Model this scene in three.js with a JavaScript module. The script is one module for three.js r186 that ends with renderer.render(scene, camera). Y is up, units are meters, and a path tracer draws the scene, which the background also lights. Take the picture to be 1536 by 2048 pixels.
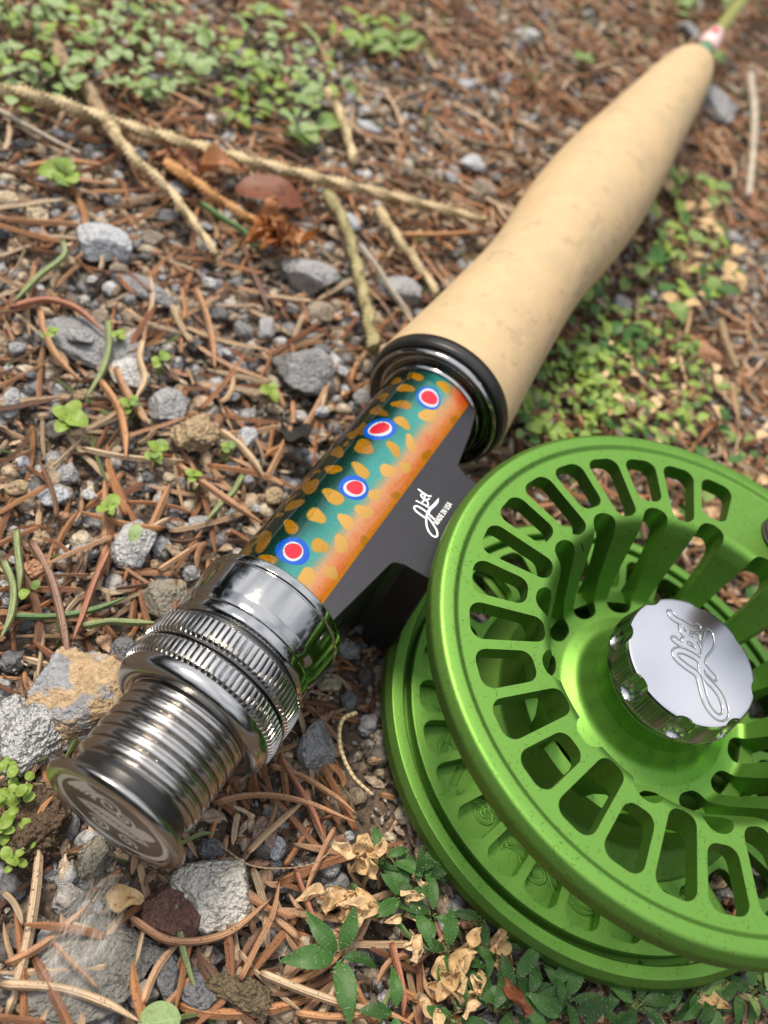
import * as THREE from 'three';
import { mergeGeometries, mergeVertices, toCreasedNormals } from 'three/addons/utils/BufferGeometryUtils.js';
import { Brush, Evaluator, SUBTRACTION } from 'three-bvh-csg';

// ---------------------------------------------------------------- camera, sky, sun, exposure
const MM = 0.001, V3 = (x, y, z) => new THREE.Vector3(x, y, z);
const scene = new THREE.Scene();
const camera = new THREE.PerspectiveCamera(59.912, 0.75, 0.01, 120);
const EYE = V3(-102.222, 149.77, -44.888);                                    // millimetres
const cR = V3(0.46784, 0.282225, 0.837541), cU = V3(0.630023, 0.558108, -0.539987), cB = V3(-0.619836, 0.780298, 0.083297);
camera.quaternion.setFromRotationMatrix(new THREE.Matrix4().makeBasis(cR, cU, cB));
camera.position.copy(EYE).multiplyScalar(MM);
camera.focus = 0.142; camera.userData.fStop = 16;

const mulberry = (a) => () => { a = (a + 0x6d2b79f5) | 0; let t = Math.imul(a ^ (a >>> 15), 1 | a); t = (t + Math.imul(t ^ (t >>> 7), 61 | t)) ^ t; return ((t ^ (t >>> 14)) >>> 0) / 4294967296; };
const hash3 = (x, y, z) => { let h = Math.imul(x, 374761393) + Math.imul(y, 668265263) + Math.imul(z, 2147483647 - 92837111); h = Math.imul(h ^ (h >>> 13), 1274126177); return ((h ^ (h >>> 16)) >>> 0) / 4294967296; };
function noise3(x, y, z) {
  const ix = Math.floor(x), iy = Math.floor(y), iz = Math.floor(z); let fx = x - ix, fy = y - iy, fz = z - iz;
  fx = fx * fx * (3 - 2 * fx); fy = fy * fy * (3 - 2 * fy); fz = fz * fz * (3 - 2 * fz);
  const L = (a, b, t) => a + (b - a) * t, h = (i, j, k) => hash3(ix + i, iy + j, iz + k);
  return L(L(L(h(0, 0, 0), h(1, 0, 0), fx), L(h(0, 1, 0), h(1, 1, 0), fx), fy), L(L(h(0, 0, 1), h(1, 0, 1), fx), L(h(0, 1, 1), h(1, 1, 1), fx), fy), fz) * 2 - 1;
}
const fbm = (x, y, z, o = 4) => { let s = 0, a = 0.5; for (let i = 0; i < o; i++) { s += a * noise3(x, y, z); x = x * 2.03 + 7.1; y = y * 2.03 + 3.7; z = z * 2.03 + 1.3; a *= 0.5; } return s; };
const lerp = (a, b, t) => a + (b - a) * t, clamp = (x, a = 0, b = 1) => Math.min(b, Math.max(a, x)), smooth = (a, b, x) => { const t = clamp((x - a) / (b - a)); return t * t * (3 - 2 * t); };
const TAU = Math.PI * 2, rad = (d) => d * Math.PI / 180;

{ // a bright broken overcast, brighter towards +x
  const W = 1024, H = 512, d = new Float32Array(W * H * 4);
  for (let j = 0; j < H; j++) for (let i = 0; i < W; i++) {
    const el = ((j + 0.5) / H - 0.5) * Math.PI, az = ((i + 0.5) / W - 0.5) * TAU, y = Math.sin(el), x = Math.cos(az) * Math.cos(el), z = Math.sin(az) * Math.cos(el), o = (j * W + i) * 4;
    const k = 1 / (Math.max(y, 0) + 0.25), c = fbm(x * k * 2.2 + 5, 3.1, z * k * 2.2, 5);
    const cloud = smooth(-0.3, 0.45, c);
    const glow = Math.pow(clamp(0.5 + 0.5 * (x * 0.4 + y * 0.85 - z * 0.2)), 3);
    let l = (0.52 + 0.34 * glow) * lerp(0.72, 1.25, cloud) * smooth(-0.12, 0.35, y + 0.12);
    const blue = (1 - cloud) * 0.5;
    d[o] = l * (1 - 0.16 * blue); d[o + 1] = l * (1 - 0.03 * blue); d[o + 2] = l * (1.02 + 0.14 * blue); d[o + 3] = 1;
  }
  const t = new THREE.DataTexture(d, W, H, THREE.RGBAFormat, THREE.FloatType);
  t.mapping = THREE.EquirectangularReflectionMapping; t.magFilter = t.minFilter = THREE.LinearFilter; t.needsUpdate = true;
  scene.background = t; scene.environment = t;
}
const sun = new THREE.DirectionalLight(0xfff0da, 2.6);
sun.position.set(0.2, 0.88, -0.42).multiplyScalar(3); sun.castShadow = true; sun.shadow.radius = 30;
Object.assign(sun.shadow.camera, { left: -0.5, right: 0.5, top: 0.5, bottom: -0.5, near: 0.1, far: 8 }); sun.shadow.mapSize.set(2048, 2048);
sun.name = 'sun'; scene.add(sun, sun.target);
const renderer = new THREE.WebGLRenderer({ antialias: true });
renderer.toneMapping = THREE.LinearToneMapping; renderer.toneMappingExposure = 1.7; renderer.shadowMap.enabled = true;

// ---------------------------------------------------------------- helpers
const taken = new Map();
const numbered = (n) => { const k = taken.get(n) ?? 0; taken.set(n, k + 1); return k ? n + '_' + String(k).padStart(3, '0') : n; };
function tag(o, label, category, group, kind) { if (label) o.userData.label = label; if (category) o.userData.category = category; if (group) o.userData.group = group; if (kind) o.userData.kind = kind; return o; }
function thing(name, label, category, base, group) { const o = new THREE.Group(); o.name = numbered(name); o.position.copy(base).multiplyScalar(MM); o.userData.base = undefined; delete o.userData.base; scene.add(o); return tag(o, label, category, group); }
function shadows(m) { m.castShadow = m.receiveShadow = true; return m; }
// a mesh under a thing: the geometry is given in millimetres in world axes
function part(name, geo, mat, parent, base) {
  geo = geo.clone(); const b = base ?? (parent === scene ? V3(0, 0, 0) : worldOf(parent));
  geo.translate(-b.x, -b.y, -b.z).scale(MM, MM, MM);
  const m = shadows(new THREE.Mesh(geo, mat)); m.name = parent === scene ? numbered(name) : name; parent.add(m); return m;
}
function worldOf(o) { const v = V3(0, 0, 0); for (let p = o; p && p !== scene; p = p.parent) v.add(p.position); return v.multiplyScalar(1 / MM); }
function onGround(px, py, y = 0) {                                           // a point of the ground seen at a given spot of the picture
  const d = V3(0, 0, 0).addScaledVector(cR, (px - 768) / 1776.76).addScaledVector(cU, -(py - 1024) / 1776.76).addScaledVector(cB, -1);
  return EYE.clone().addScaledVector(d, (y - EYE.y) / d.y);
}
const canvas = (w, h, draw) => { const c = document.createElement('canvas'); c.width = w; c.height = h; draw(c.getContext('2d'), w, h); return c; };
function canvasTex(w, h, draw, { rx = 1, ry = 1, srgb = true, clampIt = false } = {}) {
  const t = new THREE.CanvasTexture(canvas(w, h, draw)); if (srgb) t.colorSpace = THREE.SRGBColorSpace;
  t.wrapS = t.wrapT = clampIt ? THREE.ClampToEdgeWrapping : THREE.RepeatWrapping; t.repeat.set(rx, ry); return t;
}
function grayTex(w, h, f, { rx = 1, ry = 1 } = {}) {
  const d = new Uint8Array(w * h * 4); for (let j = 0; j < h; j++) for (let i = 0; i < w; i++) { const v = clamp(f(i / w, j / h)) * 255, o = (j * w + i) * 4; d[o] = d[o + 1] = d[o + 2] = v; d[o + 3] = 255; }
  const t = new THREE.DataTexture(d, w, h); t.magFilter = t.minFilter = THREE.LinearFilter; t.wrapS = t.wrapT = THREE.RepeatWrapping; t.repeat.set(rx, ry); t.needsUpdate = true; return t;
}
function colorTex(w, h, f, { rx = 1, ry = 1 } = {}) {                         // f returns linear rgb
  const d = new Uint8Array(w * h * 4), e = (x) => 255 * (x <= 0.0031308 ? 12.92 * x : 1.055 * Math.pow(x, 1 / 2.4) - 0.055);
  for (let j = 0; j < h; j++) for (let i = 0; i < w; i++) { const c = f(i / w, j / h), o = (j * w + i) * 4; for (let k = 0; k < 3; k++) d[o + k] = clamp(e(clamp(c[k])), 0, 255); d[o + 3] = 255; }
  const t = new THREE.DataTexture(d, w, h); t.colorSpace = THREE.SRGBColorSpace; t.magFilter = t.minFilter = THREE.LinearFilter; t.wrapS = t.wrapT = THREE.RepeatWrapping; t.repeat.set(rx, ry); t.needsUpdate = true; return t;
}
function lattice(x, y, n, k) {                                               // noise that repeats every n cells
  const ix = Math.floor(x), iy = Math.floor(y); let fx = x - ix, fy = y - iy; fx = fx * fx * (3 - 2 * fx); fy = fy * fy * (3 - 2 * fy);
  const h = (i, j) => hash3((((ix + i) % n) + n) % n, (((iy + j) % n) + n) % n, k); const a = h(0, 0), b = h(1, 0), c = h(0, 1), d = h(1, 1);
  return ((a + (b - a) * fx) * (1 - fy) + (c + (d - c) * fx) * fy) * 2 - 1;
}
const tile = (u, v, n, seed, o = 4) => { let s = 0, a = 0.55; n = Math.round(n); for (let k = 0; k < o; k++) { s += a * lattice(u * n, v * n, n, seed * 31 + k); n *= 2; a *= 0.55; } return s; };   // seamless
const mat = (rgb, o = {}) => { const m = new THREE.MeshPhysicalMaterial({ roughness: 0.8, ...o }); m.color.setRGB(...rgb); return m; };

// round the corners of a polygon of [a, b, radius] points
function rounded(pts, closed = true, steps = 5) {
  const out = [], n = pts.length;
  pts.forEach((p, i) => {
    const r = p[2] ?? 0;
    if (!r || (!closed && (i === 0 || i === n - 1))) { out.push([p[0], p[1]]); return; }
    const a = pts[(i + n - 1) % n], b = pts[(i + 1) % n]; let ax = a[0] - p[0], ay = a[1] - p[1], bx = b[0] - p[0], by = b[1] - p[1]; const la = Math.hypot(ax, ay), lb = Math.hypot(bx, by); ax /= la; ay /= la; bx /= lb; by /= lb;
    const ang = Math.acos(clamp(ax * bx + ay * by, -1, 1)); if (Math.PI - ang < 0.02) { out.push([p[0], p[1]]); return; }
    let t = r / Math.tan(ang / 2); const most = 0.49 * Math.min(la, lb), rr = t > most ? r * most / t : r; t = Math.min(t, most);
    const cx = p[0] + (ax + bx) * rr / Math.sin(ang / 2) / Math.hypot(ax + bx, ay + by), cy = p[1] + (ay + by) * rr / Math.sin(ang / 2) / Math.hypot(ax + bx, ay + by);
    let a0 = Math.atan2(p[1] + ay * t - cy, p[0] + ax * t - cx), a1 = Math.atan2(p[1] + by * t - cy, p[0] + bx * t - cx), da = a1 - a0; while (da > Math.PI) da -= TAU; while (da < -Math.PI) da += TAU;
    for (let k = 0; k <= steps; k++) out.push([cx + rr * Math.cos(a0 + da * k / steps), cy + rr * Math.sin(a0 + da * k / steps)]);
  });
  return out;
}
function volume(g) { const p = g.attributes.position, ix = g.index; let v = 0; const a = V3(), b = V3(), c = V3(), n = ix ? ix.count : p.count; for (let i = 0; i < n; i += 3) { a.fromBufferAttribute(p, ix ? ix.getX(i) : i); b.fromBufferAttribute(p, ix ? ix.getX(i + 1) : i + 1); c.fromBufferAttribute(p, ix ? ix.getX(i + 2) : i + 2); v += a.dot(b.cross(c)); } return v; }
// solid of revolution: profile of [along, radius], place(along, radius, angle) gives the point
function grid(rows, cols, f, uvf, outward = true) {
  const pos = [], uv = [], idx = [];
  for (let i = 0; i < rows; i++) for (let j = 0; j < cols; j++) { pos.push(...f(i, j)); uv.push(...(uvf ? uvf(i, j) : [j / (cols - 1), i / (rows - 1)])); }
  for (let i = 0; i < rows - 1; i++) for (let j = 0; j < cols - 1; j++) { const a = i * cols + j, b = a + 1, c = a + cols, e = c + 1; idx.push(a, c, b, b, c, e); }
  const g = new THREE.BufferGeometry(); g.setAttribute('position', new THREE.Float32BufferAttribute(pos, 3)); g.setAttribute('uv', new THREE.Float32BufferAttribute(uv, 2)); g.setIndex(idx);
  if (outward && volume(g) < 0) { const a = g.index.array; for (let i = 0; i < a.length; i += 3) { const t = a[i]; a[i] = a[i + 1]; a[i + 1] = t; } }
  return g;
}
function revolve(profile, seg, place, crease = 0.55, uvf) {
  const n = profile.length, P = [...profile, profile[0]]; let s = [0]; for (let i = 1; i <= n; i++) s.push(s[i - 1] + Math.hypot(P[i][0] - P[i - 1][0], P[i][1] - P[i - 1][1]));
  const g = grid(n + 1, seg + 1, (i, j) => place(P[i][0], P[i][1], j / seg * TAU), (i, j) => (uvf ? uvf(P[i][0], P[i][1], j / seg * TAU, s[i]) : [j / seg * TAU * 10 * MM, s[i] * MM]));
  return toCreasedNormals(g, crease);
}
const aboutReel = (r, y, th) => [r * Math.cos(th), y, r * Math.sin(th)];      // profile [r, y] about the reel's axis (x = z = 0)
const AY = 21.3, AZ = -63.5, axisZ = (x) => AZ - 0.0085 * Math.max(0, x - 34);
const aboutRod = (x, r, th) => [x, AY + r * Math.cos(th), axisZ(x) + r * Math.sin(th)];   // profile [x, r] about the rod's axis
const reelUV = (r, y, th) => [r * Math.cos(th) * MM, r * Math.sin(th) * MM];
function prism(poly, y0, y1, bevel = 0) {                                     // outline of [x, z] points, drawn up from y0 to y1
  const sh = new THREE.Shape(poly.map((p) => new THREE.Vector2(p[0], -p[1])));
  const g = new THREE.ExtrudeGeometry(sh, { depth: y1 - y0 - 2 * bevel, bevelEnabled: bevel > 0, bevelSize: bevel, bevelThickness: bevel, bevelOffset: -bevel, bevelSegments: 3, curveSegments: 6 });
  g.translate(0, 0, bevel); g.rotateX(-Math.PI / 2); g.translate(0, y0, 0); return g;
}
const csg = new Evaluator(); csg.useGroups = false; csg.attributes = ['position', 'normal', 'uv'];
function cut(g, cutters) { const a = new Brush(g), b = new Brush(mergeGeometries(cutters.map((c) => (c.index ? c.toNonIndexed() : c)))); a.updateMatrixWorld(); b.updateMatrixWorld(); const r = csg.evaluate(a, b, SUBTRACTION); return r.geometry; }
function planarUV(g) { const p = g.attributes.position, u = g.attributes.uv; for (let i = 0; i < p.count; i++) u.setXY(i, (p.getX(i) + p.getY(i) * 0.37) * MM, (p.getZ(i) + p.getY(i) * 0.61) * MM); return g; }
const polar = (deg, r, t = 0) => [r * Math.cos(rad(deg)) - t * Math.sin(rad(deg)), r * Math.sin(rad(deg)) + t * Math.cos(rad(deg))];
function tube(points, radius, seg = 24, sides = 6, taper) {                   // radius may be a function of t
  const c = new THREE.CatmullRomCurve3(points), fr = c.computeFrenetFrames(seg, false), pos = [];
  const g = grid(seg + 1, sides + 1, (i, j) => { const t = i / seg, p = c.getPointAt(t), a = j / sides * TAU, r = typeof radius === 'function' ? radius(t) : radius; p.addScaledVector(fr.normals[i], Math.cos(a) * r).addScaledVector(fr.binormals[i], Math.sin(a) * r); return [p.x, p.y, p.z]; }, (i, j) => [j / sides, i / seg]);
  g.computeVertexNormals(); return g;
}

// ---------------------------------------------------------------- materials
const grain = grayTex(256, 256, (u, v) => 0.5 + 0.5 * noise3(u * 256, v * 256, 0.5) * 0.9, { rx: 1 / 0.012, ry: 1 / 0.012 });
const lintTex = canvasTex(1024, 1024, (c, w, h) => {
  const R = mulberry(5); c.fillStyle = '#fff'; c.fillRect(0, 0, w, h);
  const d = c.getImageData(0, 0, w, h); for (let i = 0; i < d.data.length; i += 4) { const v = 243 + R() * 12; d.data[i] = d.data[i + 1] = d.data[i + 2] = v; } c.putImageData(d, 0, 0);
  for (let i = 0; i < 620; i++) { const x = R() * w, y = R() * h, a = R() * TAU, l = 6 + R() * 16, b = (R() - 0.5) * 9; c.strokeStyle = `rgba(18,26,8,${0.3 + R() * 0.6})`; c.lineWidth = 1 + R() * 0.8; for (const [ox, oy] of [[0, 0], [w, 0], [-w, 0], [0, h], [0, -h]]) { c.beginPath(); c.moveTo(x + ox, y + oy); c.quadraticCurveTo(x + ox + Math.cos(a) * l / 2 - Math.sin(a) * b, y + oy + Math.sin(a) * l / 2 + Math.cos(a) * b, x + ox + Math.cos(a) * l, y + oy + Math.sin(a) * l); c.stroke(); } }
  for (let i = 0; i < 200; i++) { c.fillStyle = `rgba(40,45,25,${0.2 + R() * 0.4})`; c.fillRect(R() * w, R() * h, 1 + R() * 2, 1 + R() * 2); }
}, { rx: 1 / 0.034, ry: 1 / 0.034 });
const M = {
  green: mat([0.155, 0.330, 0.064], { metalness: 0.92, roughness: 0.5, map: lintTex, bumpMap: grain, bumpScale: 0.000012 }),
  nickel: mat([0.36, 0.36, 0.36], { metalness: 1, roughness: 0.10, bumpMap: grayTex(256, 256, (u, v) => 0.5 + 0.5 * tile(u, v, 6, 3), { rx: 1 / 0.02, ry: 1 / 0.02 }), bumpScale: 0.00003 }),
  darkNickel: mat([0.42, 0.40, 0.38], { metalness: 1, roughness: 0.2 }),
  knurl: mat([0.42, 0.415, 0.41], { metalness: 1, roughness: 0.16 }),
  rubber: mat([0.012, 0.012, 0.013], { roughness: 0.35 }),
  blackGap: mat([0.015, 0.015, 0.016], { roughness: 0.5 }),
};

// ---------------------------------------------------------------- the fly rod
const rod = thing('fly_rod', 'fly fishing rod with a pale cork grip and trout-patterned reel seat, lying on the ground', 'fishing rod', V3(0, 0, AZ));
const ox = -30.44;                                                           // x of the hood's upper edge
const rodPart = (name, prof, m, seg = 128, crease, uvf) => part(name, revolve(prof, seg, aboutRod, crease, uvf), m, rod);
{ // butt cap with an engraved medallion
  const cap = rodPart('butt_cap', rounded([[-70.6, 0.05], [-70.6, 9.4], [-71.0, 9.6, 0.15], [-70.9, 11.0, 0.4], [-70.2, 11.55, 0.4], [-69.5, 11.3, 0.3], [-69.1, 9.6, 0.4], [-68.6, 8.6, 0.3], [-67.2, 8.6], [-67.2, 0.05]]), M.darkNickel);
  const med = canvasTex(1024, 1024, (c, w) => {
    c.fillStyle = '#6e655d'; c.fillRect(0, 0, w, w); c.translate(w / 2, w / 2); const S = w / 2 / 9.4; c.scale(S, S);
    c.strokeStyle = '#f4f2ee'; c.lineCap = 'round'; c.lineWidth = 0.85; c.beginPath(); c.arc(0, 0, 8.9, 0, TAU); c.stroke();
    c.fillStyle = '#eae6df'; c.beginPath(); c.moveTo(-6, 1.5); c.bezierCurveTo(-3, -2.2, 3, -2.6, 6.4, 1.2); c.bezierCurveTo(3.6, 3.6, -2, 4.4, -6, 1.5); c.fill();
    c.beginPath(); c.moveTo(2.4, -0.6); c.bezierCurveTo(3.8, -4, 5.4, -4.6, 7, -3); c.bezierCurveTo(6.6, -0.8, 5, 0.6, 3.2, 0.8); c.fill();
    c.lineWidth = 0.55;
    const spiral = (x, y, r, a0, t, s) => { c.beginPath(); for (let k = 0; k <= 50; k++) { const q = k / 50, a = a0 + s * t * q * TAU, rr = r * (1 - q * 0.85); const X = x + rr * Math.cos(a), Y = y + rr * Math.sin(a); k ? c.lineTo(X, Y) : c.moveTo(X, Y); } c.stroke(); };
    spiral(-0.8, -4.2, 2.6, 2.6, 1.6, 1); spiral(1.8, -3, 1.7, 0.4, 1.4, -1); spiral(-2, 5.8, 2, 3.8, 1.5, 1); spiral(2.8, 5.4, 1.7, 0.2, 1.5, -1);
    for (let k = 0; k < 5; k++) { c.lineWidth = 0.8 - k * 0.08; c.beginPath(); c.moveTo(-7.2 + k * 0.9, -2 - k * 0.2); c.quadraticCurveTo(-6.4 + k * 0.8, -4.4, -4.6 + k * 0.7, -6.6 + k * 0.25); c.stroke(); }
    c.strokeStyle = '#5b4a41'; c.lineWidth = 0.25; for (let k = 0; k < 9; k++) { c.beginPath(); c.moveTo(-4 + k, 1 + (k % 3) * 0.4); c.quadraticCurveTo(-3.4 + k, 0.2, -2.6 + k, 1.2); c.stroke(); }
  }, { clampIt: true });
  const disc = revolve(rounded([[-70.75, 0.05], [-70.75, 9.3, 0.05], [-70.4, 9.3], [-70.4, 0.05]]), 96, aboutRod, 0.5, (x, r, th) => [0.5 + r * Math.sin(th) / 18.8, 0.5 + r * Math.cos(th) / 18.8]);
  const bT = med.clone(); bT.colorSpace = THREE.NoColorSpace;
  part('medallion', disc, mat([1, 1, 1], { map: med, metalness: 0.25, roughness: 0.35, bumpMap: bT, bumpScale: 0.00012 }), cap);
}
{ // threaded end
  const pitch = 2.0, x0 = -66.6, x1 = -49, n = 230, seg = 120;
  const g = grid(n + 1, seg + 1, (i, j) => {
    const x = lerp(x0, x1, i / n), th = j / seg * TAU; let t = (x / pitch - th / TAU); t -= Math.floor(t);
    const e = clamp((x - x0) / 0.9), r = 9.0 - 0.16 * Math.exp(-Math.pow((t - 0.5) / 0.05, 2)) + 0.95 * e * Math.pow(Math.sin(Math.PI * clamp((t - 0.02) / 0.96)), 0.2);
    return aboutRod(x, r, th);
  }, null, false); g.computeVertexNormals();
  { const p = g.attributes.normal; let s = 0; const q = g.attributes.position; for (let i = 0; i < 400; i++) s += p.getY(i * 7) * (q.getY(i * 7) - AY) + p.getZ(i * 7) * (q.getZ(i * 7) - AZ); if (s < 0) { const a = g.index.array; for (let i = 0; i < a.length; i += 3) { const t = a[i]; a[i] = a[i + 1]; a[i + 1] = t; } g.computeVertexNormals(); } }
  part('threaded_barrel', g, mat([0.44, 0.42, 0.40], { metalness: 1, roughness: 0.2 }), rod);
}
// two knurled locking rings
function knurlRing(a, b, lip) {
  const seg = 84 * 8, rows = [[a, 9.6], [a, 11.9], [a + 0.25, 12.3], [a + lip, 12.75]], out = [];
  const L = b - a, k0 = a + lip, k1 = b - 0.28;
  const prof = [[a + 0.5, 9.6, 0], [a, 10.6, 0], [a, 11.6, 0], [a + lip * 0.1, 12.3, 0], [a + lip * 0.25, 12.75, 0], [a + lip * 0.45, 13.02, 0], [a + lip * 0.7, 13.1, 0], [k0, 12.95, 0], [k0 + 0.05, 12.9, 0.25], [k0 + 0.55, 13.35, 1], [(k0 + k1) / 2, 13.4, 1], [k1 - 0.55, 13.35, 1], [k1 - 0.05, 12.8, 0.25], [k1, 12.75, 0], [b - 0.1, 12.6, 0], [b, 12.2, 0], [b, 9.6, 0]];
  return grid(prof.length, seg + 1, (i, j) => {
    const [x, r, k] = prof[i], th = j / seg * TAU; let t = j / 8 + 0.06 * (x - a); t -= Math.floor(t); const groove = smooth(0.62, 0.74, t) * (1 - smooth(0.88, 1.0, t));
    return aboutRod(x, r - k * 0.7 * groove - k * 0.05 * Math.abs(t - 0.3), th);
  });
}
for (const [a, b, lip] of [[ox - 24.0, ox - 17.4, 2.6], [ox - 17.38, ox - 12.5, 0.3]]) part('locking_ring', toCreasedNormals(knurlRing(a, b, lip), 0.5), M.knurl, rod);
rodPart('dark_groove', rounded([[-69.0, 5], [-69.0, 9.0, 0.4], [-67.6, 9.2, 0.5], [-66.2, 8.9, 0.3], [-66.2, 5]]), M.rubber, 96);
rodPart('dark_groove', [[ox - 12.6, 9.5], [ox - 12.6, 11.5], [ox - 11.0, 11.5], [ox - 11.0, 9.5]], M.blackGap, 96);
rodPart('sliding_hood', rounded([[ox - 11.5, 10.4], [ox - 11.6, 11.7, 0.4], [ox - 10.9, 12.35, 0.5], [ox - 9.5, 12.35, 0.3], [ox - 9.1, 12.0, 0.4], [ox - 8.3, 12.15, 0.8], [ox - 7.2, 12.5, 2], [ox - 2.1, 12.85, 0.1], [ox - 1.95, 12.62, 0.1], [ox - 1.7, 12.62, 0.1], [ox - 1.5, 12.9, 0.1], [ox - 0.15, 12.92, 0.25], [ox, 12.5, 0.2], [ox, 10.4]]), M.nickel, 192, 0.6);
{ // lacquered barrel painted like a trout's flank
  const W = 1024, Hh = 1024, L = 62.5, circ = TAU * 10.55;
  const tex = canvasTex(W, Hh, (c) => {
    const R = mulberry(77), X = (u) => u / L * W, Y = (v) => Hh - (0.5 + v / circ) * Hh;      // v: arc from the top towards the reel
    const stops = [[-33, '#0a0705'], [-12, '#030806'], [-8.2, '#021a15'], [-5.2, '#04332d'], [-3.4, '#0a4f4a'], [-1.8, '#1c7774'], [0, '#2f9290'], [1.5, '#4fa29a'], [2.5, '#a3a288'], [3.4, '#dba676'], [4.5, '#e89a68'], [5.8, '#e98a44'], [6.8, '#dc8618'], [7.6, '#d58a0a'], [8.6, '#b07612'], [9.6, '#0b0806'], [33, '#0a0705']];  // last stops near black: shade under the foot put into the colour
    const g = c.createLinearGradient(0, Y(-33), 0, Y(33)); for (const [v, col] of stops) g.addColorStop(clamp((v + 33) / 66), col);
    c.fillStyle = g; c.fillRect(0, 0, W, Hh);
    const blot = (u, v, r, col, a) => { const q = c.createRadialGradient(X(u), Y(v), 0, X(u), Y(v), r * W / L); q.addColorStop(0, col + a + ')'); q.addColorStop(1, col + '0)'); c.fillStyle = q; c.fillRect(X(u) - r * 20, Y(v) - r * 20, r * 40, r * 40); };
    for (let i = 0; i < 60; i++) blot(R() * L, 2.6 + R() * 1.6, 0.8 + R() * 1.2, 'rgba(226,170,120,', 0.25); for (let i = 0; i < 50; i++) blot(R() * L, 4.4 + R() * 1.8, 0.8 + R() * 1.4, R() < 0.5 ? 'rgba(228,100,68,' : 'rgba(226,150,95,', 0.3);
    for (let i = 0; i < 26; i++) blot(R() * L, -1 + R() * 2, 2 + R() * 2, 'rgba(70,175,180,', 0.3);
    blot(58, 5, 4, 'rgba(205,60,15,', 0.8);
    for (let i = 0; i < 9000; i++) { const v = -11 + R() * 19, s = R(); c.fillStyle = s < 0.5 ? 'rgba(5,25,20,0.28)' : 'rgba(240,235,190,0.14)'; c.fillRect(X(R() * L), Y(v), 1.6, 1.6); }
    const el = (s, col, wob, jag) => s.split(' ').forEach((w) => { const [u, v, a0, b0, r] = w.split(',').map(Number), a = a0 * (wob > 0.15 ? 0.9 : 1), b = b0 * (wob > 0.15 ? 0.88 : 1), q = rad(r), ph = R() * 6; c.fillStyle = typeof col === 'function' ? col(v) : col; c.beginPath(); for (let k = 0; k <= 40; k++) { const t = k / 40 * TAU, m = 1 + wob * (0.6 * Math.sin(2 * t + ph) + 0.5 * Math.sin(3 * t + ph * 2)), x = a * m * Math.cos(t), y = b * m * Math.sin(t); const px = X(u + x * Math.cos(q) - y * Math.sin(q)), py = Y(v + x * Math.sin(q) + y * Math.cos(q)); k ? c.lineTo(px, py) : c.moveTo(px, py); } c.fill(); });
    const ochre = '55.8,-5.2,2.1,1.2,-74 54.2,-9.0,1.9,1.3,-68 51.5,-5.4,2.0,1.6,-74 56.2,0.8,1.6,1.5,-77 48.7,-9.0,1.9,1.1,-51 46.5,-3.6,2.2,1.4,87 43.2,-7.0,2.8,1.3,-64 42.1,-1.2,1.9,1.4,-63 47.5,1.8,2.3,1.8,22 35.7,-8.5,1.7,1.4,-35 32.6,-4.1,2.5,1.9,-69 35.4,0.6,1.9,1.3,-60 39.0,2.4,2.0,1.2,-52 30.3,-8.5,2.6,1.4,-40 25.2,-6.3,2.1,1.3,-73 27.1,-1.7,2.3,1.4,-71 30.4,2.1,1.8,1.5,6 33.9,4.4,1.5,1.3,-80 20.1,-7.9,2.4,1.9,-11 19.1,-2.6,2.4,1.7,-83 24.3,2.9,1.5,1.3,26 15.0,-8.2,2.0,1.8,32 13.8,-2.8,2.1,1.6,-49 16.0,1.8,2.0,1.3,-73 20.1,3.3,1.9,1.5,49 9.8,-5.3,2.2,1.3,-60 5.7,-8.2,3.2,1.7,-30 8.9,0.9,1.7,1.5,-10 11.9,3.5,1.7,1.6,-63 1.9,-4.6,2.1,1.1,87 2.8,2.3,1.8,1.6,20 6.6,5.1,1.6,1.2,44';
    const gold = (v) => (v < -6.5 ? '#7d5606' : v < -3.4 ? '#a8740c' : v < 1.6 ? '#c7982c' : '#dcae58');
    c.filter = 'blur(1.5px)'; el(ochre, gold, 0.2); c.filter = 'none'; el('16.0,6.8,1.5,0.9,86 27.8,6.1,1.3,0.7,34 40,6.2,1.6,0.8,10 52,6.6,1.5,0.8,20', '#c07d10', 0.1);
    for (let i = 0; i < 26; i++) el(`${(R() * L).toFixed(1)},${(-6.5 - R() * 5).toFixed(1)},${(1 + R()).toFixed(1)},0.7,${(R() * 180 - 90).toFixed(0)}`, '#6d4c08', 0.2);
    for (let i = 0; i < 34; i++) el(`${(R() * L).toFixed(1)},${(-13 - R() * 9).toFixed(1)},${(1.6 + R()).toFixed(1)},1.4,${(R() * 90).toFixed(0)}`, '#3c2806', 0.12);
    el('51.3,-0.2,3.0,2.5,-26 38.3,-3.9,3.3,2.9,27 22.9,-0.7,2.8,2.6,0 5.4,-2.1,2.9,2.7,-65', '#005ee0', 0.03);
    el('51.4,-0.1,2.4,2.05,-30 38.3,-3.9,2.4,2.0,24 22.8,-0.5,2.05,1.8,24 5.3,-2.0,1.95,1.7,-32', '#d4def2', 0.04);
    el('51.4,-0.1,1.8,1.6,-8 38.4,-4.0,2.05,1.35,24 23.0,-0.5,1.6,1.35,21 5.4,-2.0,1.6,1.35,-39', '#e0203c', 0.07);
    for (let i = 0; i < 7000; i++) { const v = -12 + R() * 9; c.fillStyle = 'rgba(4,14,8,0.5)'; c.fillRect(X(R() * L), Y(v), 1.8, 1.8); }
    for (let i = 0; i < 70; i++) { c.fillStyle = 'rgba(30,20,10,0.55)'; c.fillRect(X(R() * L), Y(-6 + R() * 13), 1 + R() * 3, 1.5); }
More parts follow.
